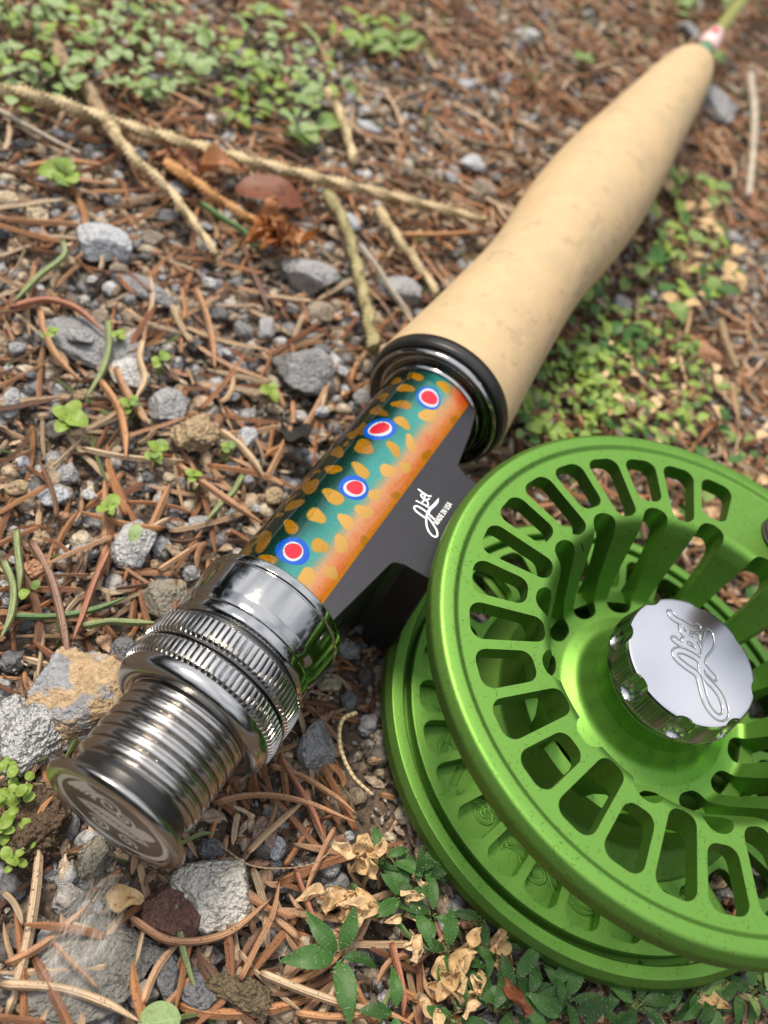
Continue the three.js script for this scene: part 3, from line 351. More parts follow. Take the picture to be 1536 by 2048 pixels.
// a stone whose middle is seen at (px, py), w wide and h tall there, turned by deg on the ground
function stone(name, label, cat, m, px, py, w, h, deg, { up = 0.62, sink = 0.35, y = 0, detail, facets, rough, group, tilt = 0 } = {}) {
  const q = onGround(px, py, y + 1), s = perPx(q), a = w * s / 2, b = h * s / 2 * 1.12, c = Math.min(a, b) * up; detail = detail ?? (w > 70 ? 24 : 12);
  const g = rockGeo(rockSeed++, a, b, c, detail, facets, rough); if (tilt) g.rotateZ(tilt); g.rotateY(Math.atan2(-E1.z, E1.x) + rad(-deg));
  g.translate(q.x, y - 1.2 + c * (1 - sink), q.z);
  const o = part(name, g, m, scene); o.position.set(q.x * MM, 0, q.z * MM); o.geometry.translate(-q.x * MM, 0, -q.z * MM);
  return tag(o, label, cat, group);
}
const rocks = [
  ['blue', 207, 490, 122, 84, 8, 'smooth blue-grey stone block in the upper left, above the long grey stone'], ['slate', 285, 567, 142, 46, 24, 'long narrow grey stone just below the smooth blue-grey block'],
  ['gray', 625, 553, 108, 84, 14, 'grey block of stone left of the mossy twig behind the seat'], ['slate', 610, 743, 152, 96, -8, 'large dark grey slab left of the black ring of the rod'],
  ['slate', 180, 682, 205, 112, 6, 'broad flat dark grey slab with needles across it at the left', { up: 0.25 }], ['gray', 160, 664, 60, 34, 20, 'small grey chip lying on the broad flat dark slab', { y: 3 }],
  ['pale', 256, 745, 82, 66, 24, 'pale grey stone below the broad flat dark slab'], ['gray', 334, 806, 76, 72, 0, 'grey stone right beside the lumpy brownish-buff stone'], ['buff', 390, 868, 88, 86, 10, 'lumpy brownish-buff stone left of the upper end of the barrel', { rough: 0.12 }],
  ['blue', 107, 984, 56, 42, -10, 'pale blue-grey chip on bare soil at the left edge of the gravel'], ['gray', 137, 938, 40, 46, 0, 'small rounded grey pebble above the pale blue-grey chip'], ['crystal', 272, 1080, 84, 112, 12, 'speckled grey stone with a green leaf bit on it, left of the hood'],
  ['olive', 331, 1196, 88, 82, 0, 'round brownish-grey stone touching the left of the chrome hood', { rough: 0.03 }], ['ochre', 165, 1398, 215, 200, -14, 'large grey rock with ochre stains behind the threaded end', { up: 0.4, detail: 24 }],
  ['crystal', 22, 1432, 62, 84, 0, 'sparkling pale grey lump cut off by the left edge', { rough: 0.14 }], ['crystal', 62, 1478, 112, 136, 18, 'big sparkling grey lump left of the threaded end', { rough: 0.12 }], ['dark', 250, 1300, 76, 60, -20, 'bluish dark stone behind the knurled locking ring'],
  ['gray', 637, 1488, 76, 92, 10, 'grey stone between the hood and the reel frame'], ['quartz', 425, 1775, 156, 132, 32, 'white quartz stone below the butt cap', { rough: 0.06, up: 0.6, y: 1.2 }], ['red', 352, 1812, 146, 118, 10, 'dark red-brown stone beside the white quartz', { rough: 0.07 }],
  ['olive', 195, 1712, 66, 78, 20, 'rough grey-green stone right under the butt cap', { rough: 0.1 }], ['wet', 190, 1930, 290, 160, -18, 'big flat olive-grey slab under the cobweb', { up: 0.22, detail: 24 }], ['pink', 530, 1663, 54, 64, 0, 'dusty pink pebble right of the threaded end'],
  ['blue', 558, 1690, 34, 42, 0, 'small bluish pebble touching the dusty pink one'], ['gray', 665, 1712, 46, 62, 0, 'grey stone left of the pale withered leaves by the reel'], ['pink', 406, 1918, 54, 36, -20, 'small pink pebble below the green curved needle', { rough: 0.1 }],
  ['dark', 337, 1950, 66, 92, -20, 'dark stone left of the lower end of the green curved needle'], ['dark', 402, 1978, 88, 80, 0, 'dark stone at the lower tip of the green curved needle'], ['dark', 428, 1695, 56, 42, 0, 'dark rough stone touching the right of the butt cap'],
  ['gray', 20, 797, 42, 66, 0, 'grey stone cut off by the left edge below the flat slab'], ['beige', 72, 424, 54, 44, 10, 'cream-coloured pebble left of the blue-grey block'], ['beige', 15, 388, 44, 40, 0, 'beige pebble cut off by the left edge near the twigs'],
  ['blue', 950, 325, 58, 42, 10, 'pale blue stone left of the middle of the cork'], ['gray', 905, 352, 42, 36, 0, 'small grey pebble left of the pale blue stone near the cork'], ['gray', 1430, 212, 66, 112, -18, 'big grey stone just right of the end of the cork grip'],
  ['blue', 742, 250, 56, 30, 0, 'bluish stone behind the upper loose twig'], ['blue', 937, 165, 44, 34, 0, 'small blue-white stone far behind the cork'], ['gray', 1010, 153, 42, 36, 10, 'grey stone right of the small blue-white stone'], ['gray', 805, 582, 96, 66, 12, 'smooth grey stone half hidden behind the lower cork'],
  ['blue', 702, 440, 46, 48, 0, 'bluish stone between the long twig and the mossy twig'], ['gray', 1470, 470, 40, 36, 0, 'grey stone right of the yellowing plant'], ['brown', 643, 622, 56, 58, 0, 'brownish-grey stone under the grey block'], ['gray', 536, 650, 42, 54, 20, 'narrow grey stone below left of the grey block'],
  ['dark', 440, 617, 46, 36, 0, 'nearly black pebble in the middle of the gravel'], ['gray', 440, 690, 42, 38, 0, 'grey pebble below the nearly black pebble'], ['pale', 16, 790, 30, 40, 0, 'pale chip at the left edge by the grey stone'], ['brown', 305, 466, 46, 38, 0, 'beige-brown pebble right of the blue-grey block'],
  ['dark', 336, 430, 44, 42, 0, 'dark pebble under the pale branch'], ['gray', 352, 372, 50, 46, 0, 'grey pebble under the fork of the pale branch'], ['blue', 500, 868, 44, 46, 10, 'blue-grey stone left of the barrel, right of the buff one'], ['blue', 430, 765, 40, 34, 0, 'blue-grey pebble left of the large dark slab'], ['dark', 395, 680, 34, 30, 0, 'small dark pebble right of the flat slab'],
  ['gray', 1250, 604, 46, 40, 0, 'grey-brown pebble right of the cork grip'], ['pale', 1060, 70, 50, 36, 0, 'pale stone near the top edge, left of the rod'], ['gray', 1380, 62, 50, 40, 0, 'grey stone left of the green rod blank'], ['dark', 620, 1270, 40, 36, 0, 'dark pebble in the shade under the reel foot'], ['gray', 700, 1290, 46, 40, 0, 'grey pebble in the shade between the hood and the reel'],
  ['gray', 1010, 690, 44, 40, 0, 'grey stone in the leaves right of the black ring'], ['gray', 505, 1190, 40, 34, 0, 'grey pebble by the upper rim of the hood'], ['pale', 470, 930, 40, 30, 0, 'pale pebble left of the painted barrel'], ['gray', 400, 1040, 46, 38, 0, 'grey pebble left of the lowest painted red spot'],
];
for (const [m, px, py, w, h, deg, label, o] of rocks) stone(Math.max(w, h) > 58 ? 'stone' : 'pebble', label, Math.max(w, h) > 58 ? 'stone' : 'pebble', ST[m], px, py, w, h, deg, o);
{ const R = mulberry(555); for (let i = 0, guard = 0; i < 80 && guard < 4000; guard++) { const px = R() * 900, py = 330 + R() * 900, q = onGround(px, py, 0), w = 18 + 22 * Math.pow(R(), 1.5); if (Math.abs(q.z - AZ) < 18 || Math.hypot(q.x, q.z) < 54 || stony(q.x, q.z) < 0.25) continue; stone('pebble', 'small loose pebble in the gravelly litter left of the rod', 'pebble', ST[['gray', 'pale', 'blue', 'slate', 'beige', 'brown', 'dark', 'buff'][i % 8]], px, py, w, w * (0.65 + 0.5 * R()), R() * 180, { group: 'small pebbles left of the rod', y: 1.4 * R(), detail: 7 }); i++; } }
stone('soil_clod', 'crumbly brown clod of soil left of the butt cap', 'clod', ST.clod, 70, 1660, 130, 130, 0, { rough: 0.22, detail: 24 });
stone('soil_clod', 'small brown clod below the bigger clod, above the cobweb', 'clod', ST.clod, 45, 1725, 66, 60, 0, { rough: 0.2 });
stone('bark_piece', 'flaky olive-brown piece of bark near the lower edge', 'bark', ST.bark, 490, 1985, 150, 46, 14, { rough: 0.2, up: 0.5, y: 2 });
stone('bark_piece', 'pinkish-brown piece of bark on the ground right of the reel', 'bark', ST.peach, 1410, 697, 112, 56, 14, { rough: 0.06, up: 0.4 });
stone('bark_piece', 'brown lump of bark under the pale blue stone near the cork', 'bark', ST.brown, 962, 385, 64, 66, 0, { rough: 0.08 });
stone('bark_piece', 'orange-brown crumb of bark left of the speckled grey stone', 'bark', ST.peach, 70, 1130, 60, 44, -20, { rough: 0.14, y: 2 });

// ---- gravel and crumbs nobody could count
const Rg = mulberry(2024), dummy = new THREE.Object3D(), tint = new THREE.Color();
function scatter(name, geos, m, n, place) {
  geos.forEach((g, k) => {
    const it = []; let guard = 0; while (it.length < n / geos.length && guard++ < n * 40) { const x = lerp(-125, 470, Rg()), z = lerp(-275, 85, Rg()); if (!inView(x, z)) continue; const t = place(x, z); if (t) it.push(t); }
    const gg = g.clone(); gg.scale(MM, MM, MM); const im = new THREE.InstancedMesh(gg, m, it.length);
    it.forEach((t, i) => { dummy.position.set(t.x * MM, t.y * MM, t.z * MM); dummy.rotation.set(t.rx, t.ry, t.rz, 'YXZ'); dummy.scale.set(...t.s); dummy.updateMatrix(); im.setMatrixAt(i, dummy.matrix); im.setColorAt(i, tint.setRGB(...t.c)); });
    shadows(im); im.name = numbered(name); scene.add(im); tag(im, '', '', '', 'stuff');
  });
}
const pick = (a, r) => a[Math.floor(r * a.length) % a.length];
const vary = (c, r, k = 0.35) => c.map((x) => x * (1 - k / 2 + k * r));
const gravelC = [[0.36, 0.365, 0.38], [0.46, 0.47, 0.50], [0.20, 0.20, 0.21], [0.50, 0.43, 0.33], [0.32, 0.25, 0.18], [0.40, 0.38, 0.36], [0.13, 0.12, 0.11], [0.44, 0.34, 0.24]];
scatter('gravel', [301, 302, 303, 304].map((s) => rockGeo(s, 1, 0.9, 0.65, 3, 9, 0.06)), stoneMat([1, 1, 1]), 8500, (x, z) => { if (Rg() > 0.25 + stony(x, z)) return null; const s = 0.6 + 2.2 * Math.pow(Rg(), 2.2); return { x, z, y: height(x, z) + s * 0.3 + Rg() * 0.6, rx: Rg() * 0.6, ry: Rg() * TAU, rz: Rg() * 0.6, s: [s, s * (0.6 + 0.4 * Rg()), s], c: vary(pick(gravelC, Rg()), Rg()) }; });
{ // flakes of bark and crumbs of dry leaf
  const f = rockGeo(310, 1, 0.6, 0.16, 3, 8, 0.2), f2 = rockGeo(311, 1, 0.75, 0.2, 3, 8, 0.25);
  scatter('litter_crumbs', [f, f2], stoneMat([1, 1, 1]), 7500, (x, z) => { const s = 0.5 + 1.5 * Math.pow(Rg(), 1.6); return { x, z, y: height(x, z) + 0.5 + Rg() * 2, rx: (Rg() - 0.5) * 1.2, ry: Rg() * TAU, rz: (Rg() - 0.5) * 1.2, s: [s * (1 + Rg()), s, s], c: vary(pick([[0.36, 0.23, 0.15], [0.20, 0.13, 0.09], [0.52, 0.38, 0.26], [0.11, 0.075, 0.055], [0.44, 0.25, 0.16], [0.58, 0.46, 0.34]], Rg()), Rg(), 0.5) }; });
}

{ // grit
  scatter('grit', [rockGeo(320, 1, 0.8, 0.7, 1, 7, 0.1), rockGeo(321, 1, 0.6, 0.6, 1, 7, 0.1)], stoneMat([1, 1, 1]), 26000, (x, z) => { if (Math.hypot(x + 60, z + 60) > 230 * (0.5 + Rg())) return null; const s = 0.18 + 0.5 * Math.pow(Rg(), 2); return { x, z, y: height(x, z) + s * 0.4 + Rg() * 0.9, rx: Rg() * 3, ry: Rg() * TAU, rz: Rg() * 3, s: [s * (1 + 0.6 * Rg()), s, s], c: vary(pick([...gravelC, [0.30, 0.19, 0.12], [0.20, 0.13, 0.09], [0.60, 0.55, 0.48], [0.68, 0.66, 0.62], [0.09, 0.07, 0.055]], Rg()), Rg(), 0.6) }; });
}
// ---- spruce needles
const needleTex = canvasTex(128, 512, (c, w, h) => { const R = mulberry(8); c.fillStyle = '#dcdcdc'; c.fillRect(0, 0, w, h); for (let i = 0; i < 90; i++) { c.fillStyle = R() < 0.5 ? 'rgba(0,0,0,0.10)' : 'rgba(255,255,255,0.16)'; c.fillRect(R() * w, R() * h, 2 + R() * 4, 60 + R() * 300); } c.fillStyle = 'rgba(40,20,10,0.25)'; for (const u of [0.02, 0.27, 0.52, 0.77]) c.fillRect(u * w, 0, 5, h); for (let i = 0; i < 130; i++) { c.fillStyle = `rgba(35,18,10,${0.2 + R() * 0.5})`; c.fillRect(R() * w, R() * h, 3 + R() * 5, 1 + R() * 5); } const g = c.createLinearGradient(0, 0, 0, h); g.addColorStop(0, 'rgba(50,25,10,0.6)'); g.addColorStop(0.06, 'rgba(50,25,10,0)'); g.addColorStop(0.94, 'rgba(60,30,12,0)'); g.addColorStop(1, 'rgba(60,30,12,0.5)'); c.fillStyle = g; c.fillRect(0, 0, w, h); });
const needleMat = (rgb) => mat(rgb, { map: needleTex, roughness: 0.55, specularIntensity: 0.6 });
const taperN = (R0) => (t) => R0 * (t < 0.04 ? 0.6 + 10 * t : 1) * (t > 0.7 ? Math.pow(Math.max(0, (1.004 - t) / 0.304), 0.65) : 1);
function needleGeo(L, w, bend, seed, sides = 4) { // along x, centred, y up
  const R = mulberry(seed), b2 = (R() - 0.5) * bend * 0.8, pts = []; for (let k = 0; k <= 6; k++) { const t = k / 6 - 0.5; pts.push(V3(t * L, (R() - 0.5) * 0.25, bend * L * (0.25 - t * t) + b2 * L * t * (0.25 - t * t) * 2)); }
  const g = tube(pts, taperN(w / 2), 12, sides); g.scale(1, 0.85, 1); return toCreasedNormals(g, 0.7);
}
const nvars = []; for (let k = 0; k < 9; k++) nvars.push(needleGeo(16, 1.12, [0.03, 0.10, 0.2, -0.06, -0.16, 0.01, 0.32, -0.24, 0.05][k], 50 + k));
const browns = [[0.58, 0.32, 0.18], [0.66, 0.41, 0.25], [0.46, 0.22, 0.115], [0.70, 0.49, 0.31], [0.36, 0.175, 0.10], [0.60, 0.30, 0.145], [0.76, 0.58, 0.40], [0.25, 0.14, 0.095]], greens = [[0.25, 0.31, 0.12], [0.17, 0.23, 0.08]];
const overY = (x, z) => (Math.hypot(x, z) < 52 ? 0.25 : Math.abs(z - AZ) < 17 && x > -80 && x < 270 ? 0.6 : 1);
scatter('needle_litter', nvars, needleMat([1, 1, 1]), 7200, (x, z) => {
  if (Rg() < 0.55 * stony(x, z)) return null; const s = 0.55 + 0.5 * Rg(), c = Rg() < 0.035 ? pick(greens, Rg()) : pick(browns, Rg());
  return { x, z, y: height(x, z) + 0.4 + 4.4 * Math.pow(Rg(), 1.5) * overY(x, z), rx: (Rg() - 0.5) * 0.5, ry: Rg() * TAU, rz: (Rg() - 0.5) * 0.28 * overY(x, z), s: [s * (0.3 + 0.95 * Rg()), 0.9 + 0.35 * Rg(), s], c: vary(c, Rg(), 0.5) };
});
{ // single needles lying on top
  const mats = browns.map(needleMat), n = 190; let i = 0, guard = 0; const R = mulberry(99);
  while (i < n && guard++ < 9000) {
    const px = R() * 1536, py = 250 + R() * 1800, q = onGround(px, py, 0); if (Math.hypot(q.x, q.z) < 56 || (Math.abs(q.z - AZ) < 21 && q.x > -82)) continue;
    const m = shadows(new THREE.Mesh(pick(nvars, R()), pick(mats, R()))); m.name = numbered('spruce_needle'); m.position.set(q.x * MM, (height(q.x, q.z) + 2.6 + R() * 2.4) * MM, q.z * MM); m.rotation.set((R() - 0.5) * 0.6, R() * TAU, (R() - 0.5) * 0.22, 'YXZ'); const s = (0.85 + 0.5 * R()) * MM; m.scale.set(s * (0.7 + 0.6 * R()), s * 1.1, s);
    scene.add(m); tag(m, 'loose dry brown spruce needle lying on top of the forest litter', 'needle', 'dry brown needles on the litter'); i++;
  }
}
const NC = { g: [0.30, 0.38, 0.16], g2: [0.14, 0.26, 0.09], b: [0.56, 0.31, 0.17], r: [0.48, 0.20, 0.12], o: [0.64, 0.33, 0.155], t: [0.72, 0.53, 0.34], d: [0.34, 0.20, 0.145], p: [0.55, 0.50, 0.43] }, NM = {};
for (const k in NC) NM[k] = needleMat(NC[k]);
const traced = [
  ['g', 20, 'curved green needle standing out below the red-brown stone', 352, 1768, 358, 1850, 372, 1920, 395, 1988], ['b', 22, 'long arched brown needle below the white quartz stone', 262, 1835, 340, 1880, 450, 1868, 545, 1795], ['b', 17, 'brown needle running right from the threads into the litter', 425, 1607, 500, 1590, 590, 1598, 720, 1648],
  ['t', 26, 'long curved tan needle along the lower left edge', 0, 1968, 120, 1976, 210, 2005, 285, 2046], ['o', 22, 'orange needle at the lower edge left of the hairy leaves', 590, 2026, 670, 2034, 768, 2026, 830, 2050], ['r', 20, 'reddish needle upright among the withered leaves', 784, 1885, 800, 1950, 808, 2000, 806, 2036],
  ['d', 26, 'thick dull brown needle left of the round brownish stone', 62, 1082, 100, 1150, 128, 1260, 140, 1352], ['r', 18, 'reddish-brown needle crossing the thick dull one', 218, 1098, 190, 1160, 165, 1230, 145, 1282], ['g', 20, 'green needle with its tip at the knurled ring', 165, 1252, 215, 1243, 270, 1245, 318, 1246],
  ['g2', 18, 'dark green needle above the tip of the other green one', 25, 1232, 110, 1232, 190, 1218, 258, 1192], ['g', 22, 'yellow-green bent needle at the left edge', 6, 1120, 26, 1170, 22, 1230, 0, 1280], ['g', 20, 'green needle hanging down at the left, next to the bent one', 32, 1060, 36, 1110, 40, 1150, 38, 1186],
  ['g', 26, 'green needle lying across the broad flat slab', 215, 640, 218, 690, 205, 740, 170, 800], ['g2', 26, 'curved dark green needle under the main twig', 400, 405, 450, 440, 490, 465, 520, 505], ['g', 26, 'green needle at the left of the blue-grey block', 125, 480, 128, 510, 80, 550, 26, 605], ['o', 30, 'bright brown needle below the main twig', 50, 335, 110, 325, 160, 325, 205, 330],
  ['r', 24, 'red needle lying over the flat slab', 20, 615, 90, 600, 150, 615, 210, 665], ['b', 24, 'brown needle left of the flat slab', 80, 620, 90, 665, 120, 720, 165, 765], ['o', 22, 'brown needle behind the mossy twig, pointing at the cork', 800, 470, 880, 470, 940, 466, 985, 468], ['b', 24, 'brown needle upright left of the grey block', 390, 575, 410, 620, 425, 680, 430, 740],
  ['t', 24, 'tan bent needle right of the flat slab', 285, 680, 280, 720, 290, 755, 270, 800], ['b', 22, 'brown needle below the pale stone', 232, 735, 255, 790, 275, 820, 290, 845], ['o', 24, 'brown needle left of the buff stone', 200, 760, 235, 810, 250, 865, 252, 920], ['b', 20, 'thin brown needle running to the painted barrel', 355, 930, 420, 975, 470, 1010, 530, 1050],
  ['t', 18, 'tan needle between the barrel and the buff stone', 440, 860, 480, 890, 520, 940, 528, 960], ['g', 18, 'green needle left of the painted barrel', 485, 950, 465, 985, 440, 1010, 410, 1045], ['r', 16, 'red-brown needle at the right of the locking ring', 560, 1510, 590, 1560, 625, 1620, 650, 1680], ['b', 16, 'brown needle below the reel foot', 540, 1530, 600, 1550, 680, 1600, 715, 1630],
  ['b', 16, 'straight brown needle right of the quartz stone', 480, 1960, 520, 1880, 545, 1830, 560, 1760], ['r', 14, 'brown needle upright below the reel frame', 590, 1735, 610, 1790, 625, 1830, 640, 1860], ['t', 12, 'broken tan needle on the cobweb slab', 292, 1840, 285, 1870, 276, 1910, 270, 1935], ['b', 14, 'brown needle across the cobweb', 108, 1885, 140, 1920, 170, 1950, 198, 1978],
  ['g', 12, 'green needle poking out right of the butt cap', 352, 1690, 375, 1680, 400, 1668, 432, 1665], ['g2', 18, 'green stalk lying left of the withered leaves', 700, 1768, 740, 1800, 790, 1840, 830, 1885], ['o', 16, 'red-brown needle at the left edge by the small round leaves', 40, 1675, 70, 1640, 90, 1610, 108, 1590], ['b', 26, 'brown needle right of the black ring in the leaves', 1000, 850, 1050, 830, 1100, 828, 1140, 838],
  ['o', 22, 'brown needle at the lower edge right of the bark', 560, 1975, 620, 1950, 660, 1925, 690, 1900], ['t', 24, 'tan needle above the olive bark piece', 520, 1945, 620, 1985, 700, 2010, 760, 2020], ['p', 22, 'pale straw lying behind the rod by the mossy twig', 715, 485, 750, 530, 790, 590, 830, 640],
];
traced.forEach(([k, w, label, ...xy], i) => {
  const pts = []; const n = xy.length / 2; for (let j = 0; j < n; j++) pts.push(onGround(xy[2 * j], xy[2 * j + 1], 2.2 + (i % 3) * 0.7 + 0.6 * Math.sin(j * 1.7 + i)));
  const wmm = Math.min(1.6, w * 0.78 * perPx(pts[1])); const g = toCreasedNormals(tube(pts, taperN(wmm / 2), 28, 5), 0.9), b = pts[0].clone(); b.y = 0;
  const m = part('spruce_needle', g, NM[k], scene); m.geometry.translate(-b.x * MM, 0, -b.z * MM); m.position.set(b.x * MM, 0, b.z * MM); tag(m, label, 'needle');
});

// ---- knobbly spruce twigs
const twigTex = colorTex(256, 512, (u, v) => { const s = 0.85 + 0.5 * tile(u, v, 14, 3, 4) + 0.25 * Math.sin(v * TAU * 40); return [s, s * 0.97, s * 0.9]; });
const twigMat = (rgb) => mat(rgb, { map: twigTex, roughness: 0.8 });
const TM = { tan: twigMat([0.60, 0.49, 0.31]), moss: twigMat([0.38, 0.34, 0.18]), brown: twigMat([0.34, 0.25, 0.16]), rust: twigMat([0.56, 0.30, 0.12]), ash: twigMat([0.50, 0.45, 0.39]) };
function twig(label, m, w0, w1, knob, lift, ...xy) {
  const pts = []; for (let j = 0; j < xy.length; j += 2) pts.push(onGround(xy[j], xy[j + 1], lift + 0.8 * Math.sin(j)));
  const c = new THREE.CatmullRomCurve3(pts), L = c.getLength(), n = Math.ceil(L / 0.35), sides = 22, fr = c.computeFrenetFrames(n, false), s0 = perPx(pts[0]), s1 = perPx(pts[pts.length - 1]);
  const g = grid(n + 1, sides + 1, (i, j) => {
    const t = i / n, p = c.getPointAt(t), a = j / sides * TAU, s = t * L; let r = lerp(w0 * s0, w1 * s1, t) / 2 * 0.82; const row = Math.floor(s / 1.35), f = s / 1.35 - row, ph = row * 2.4; const lobe = Math.pow(Math.max(0, Math.cos((a - ph) * 1.5 % Math.PI)), 2);
    r *= 1 + knob * (lobe * f * 2.3 + 0.35 * (f - 0.5)) + 0.08 * noise3(s * 0.8, a, 3); if (i === 0 || i === n) r = 0.01;
    p.addScaledVector(fr.normals[i], Math.cos(a) * r).addScaledVector(fr.binormals[i], Math.sin(a) * r); return [p.x, p.y, p.z];
  }, (i, j) => [j / sides, i / n * L / 40]); g.computeVertexNormals();
  const b = pts[0]; const o = part('twig', g, m, scene); o.geometry.translate(-b.x * MM, 0, -b.z * MM); o.position.set(b.x * MM, 0, b.z * MM); return tag(o, label, 'twig');
}
twig('long pale knobbly twig running from the left edge to the cork', TM.tan, 28, 16.8, 0.34, 6, -60, 170, 80, 195, 240, 248, 460, 312, 700, 372, 850, 410, 975, 442);
twig('pale knobbly side twig slanting down across the upper left gravel', TM.tan, 25.2, 14, 0.32, 5, 218, 250, 262, 310, 330, 372, 385, 440, 432, 508);
twig('thick brown blurred branch coming down out of the leafy plant', TM.brown, 42, 33.6, 0.1, 4, 90, 60, 130, 130, 170, 175, 205, 235, 225, 268);
twig('rusty orange twig under the long pale one, ending in bud scales', TM.rust, 22.4, 18.2, 0.34, 4, 330, 325, 400, 372, 470, 420, 540, 458, 575, 478);
twig('thick mossy knobbly twig left of the cork, running towards the rod', TM.moss, 21, 28, 0.3, 4, 650, 380, 690, 450, 715, 540, 732, 610, 748, 700);
twig('thin pale knobbly twig between the mossy one and the cork', TM.tan, 18.2, 16.8, 0.34, 3, 755, 415, 795, 475, 835, 530, 878, 590);
twig('short knobbly twig standing apart near the upper middle', TM.tan, 21, 18.2, 0.32, 3, 655, 180, 685, 240, 700, 290, 708, 325);
twig('smooth grey twig at the left edge below the long pale one', TM.ash, 15.4, 7, 0.05, 3, -30, 205, 60, 255, 110, 282, 160, 306);
twig('grey-brown twig along the right edge beside the far gravel', TM.ash, 18.2, 16.8, 0.06, 2, 1500, 150, 1508, 230, 1504, 320, 1496, 395);
twig('thin brown twig leaning into the pinkish piece of bark', TM.brown, 14, 18.2, 0.05, 4, 1440, 640, 1455, 690, 1475, 740);
twig('pale bent stalk between the locking ring and the reel frame', TM.tan, 9.8, 8.4, 0.1, 6, 715, 1425, 685, 1440, 680, 1490, 705, 1550, 745, 1590);
twig('thin dark wiry stem curving below the reel frame', TM.brown, 4.9, 3.5, 0.02, 5, 440, 1690, 500, 1730, 590, 1735, 640, 1720, 680, 1680);

// ---- leaves and plants
function leafGeo(shape, { fold = 0.25, curl = 0.3, wave = 0.02, seed = 1, crumple = 0, nL = 12, nW = 6 } = {}) {  // unit length along x
  const wid = { round: (t) => 0.43 * Math.pow(Math.sin(Math.PI * Math.pow(t, 0.95)), 0.5), lance: (t) => 0.19 * Math.pow(Math.sin(Math.PI * Math.pow(t, 0.8)), 0.8), oval: (t) => 0.30 * Math.pow(Math.sin(Math.PI * Math.pow(t, 0.9)), 0.7) }[shape];
  const g = grid(nL + 1, nW + 1, (i, j) => { const t = i / nL, v = j / nW * 2 - 1, w = t < 0.001 || t > 0.999 ? 0.012 : wid(t); let x = t, z = v * w, y = fold * Math.abs(v) * w + 0.18 * Math.sin(t * 2.2) - curl * t * t + wave * Math.sin(t * 9 + seed) * v; if (crumple) { y += crumple * noise3(t * 3 + seed, v * 1.4, seed); z += crumple * 0.6 * noise3(t * 3, v * 1.5 + seed, 4); } return [x, y, z]; }, (i, j) => [j / nW, i / nL], false);
  g.computeVertexNormals(); return g;
}
const leafTex = (base, vein, n, spots) => canvasTex(256, 512, (c, w, h) => { const R = mulberry(n + 40); c.fillStyle = base; c.fillRect(0, 0, w, h); for (let i = 0; i < 500; i++) { c.fillStyle = R() < 0.5 ? 'rgba(255,255,255,0.05)' : 'rgba(0,0,0,0.06)'; const s = 4 + R() * 22; c.fillRect(R() * w, R() * h, s, s); } c.strokeStyle = vein; c.lineWidth = 6; c.beginPath(); c.moveTo(w / 2, 0); c.lineTo(w / 2, h); c.stroke(); c.lineWidth = 2.2; c.globalAlpha = 0.6; for (let k = 0; k < n; k++) { const y = h * (0.05 + 0.9 * k / n); for (const s of [-1, 1]) { c.beginPath(); c.moveTo(w / 2, y); c.quadraticCurveTo(w / 2 + s * w * 0.25, y + 14, w / 2 + s * w * 0.5, y + 46); c.stroke(); } } c.globalAlpha = 1; for (let i = 0; i < spots; i++) { c.fillStyle = `rgba(110,70,30,${0.2 + 0.4 * R()})`; c.beginPath(); c.ellipse(R() * w, R() * h, 4 + R() * 24, 4 + R() * 40, R() * 3, 0, TAU); c.fill(); } });
const LT = { fresh: leafTex('#dfe6d0', '#f6f8ea', 7, 3), hairy: leafTex('#d8e4da', '#aebfa8', 6, 2), dry: leafTex('#efe2cc', '#cfae80', 8, 9) };
const leafMat = (rgb, t, o = {}) => mat(rgb, { map: t, side: THREE.DoubleSide, roughness: 0.5, transmission: 0.22, specularIntensity: 0.6, ...o });
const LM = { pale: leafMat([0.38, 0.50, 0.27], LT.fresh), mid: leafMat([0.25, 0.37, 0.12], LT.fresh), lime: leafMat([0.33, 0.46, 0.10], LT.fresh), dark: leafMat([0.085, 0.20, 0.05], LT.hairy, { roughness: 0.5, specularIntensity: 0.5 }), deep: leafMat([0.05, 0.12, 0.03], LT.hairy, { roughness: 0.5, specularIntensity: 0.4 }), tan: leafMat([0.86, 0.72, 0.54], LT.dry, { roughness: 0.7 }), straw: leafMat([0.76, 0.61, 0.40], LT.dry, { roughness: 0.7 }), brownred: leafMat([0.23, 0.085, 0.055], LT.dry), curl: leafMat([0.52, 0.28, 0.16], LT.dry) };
const LG = {}; for (const s of ['round', 'lance', 'oval']) LG[s] = [0, 1, 2, 3].map((k) => leafGeo(s, { seed: k * 3 + 1, curl: 0.05 + 0.13 * k, fold: 0.04 + 0.08 * k, wave: 0.025 }));
LG.dry = [0, 1, 2, 3, 4].map((k) => leafGeo(k % 2 ? 'oval' : 'lance', { seed: k * 5 + 2, curl: 0.6 - 0.26 * k, fold: 1.1 - 0.3 * k, crumple: 0.26, nL: 16, nW: 8 }));
const hairGeo = LG.lance.map((g, k) => { const R = mulberry(k + 60), hs = [], p = g.attributes.position; for (let i = 0; i < 46; i++) { const q = Math.floor(R() * p.count), h = new THREE.ConeGeometry(0.0024, 0.09, 3); h.translate(0, 0.045, 0); h.rotateX((R() - 0.5) * 1.6 + Math.sign(p.getZ(q)) * 0.8); h.rotateZ((R() - 0.5) * 1.2); h.translate(p.getX(q), p.getY(q), p.getZ(q)); hs.push(h); } return mergeGeometries(hs); });
const hairMat = mat([0.7, 0.72, 0.66], { roughness: 0.4 });
const RL = mulberry(414);
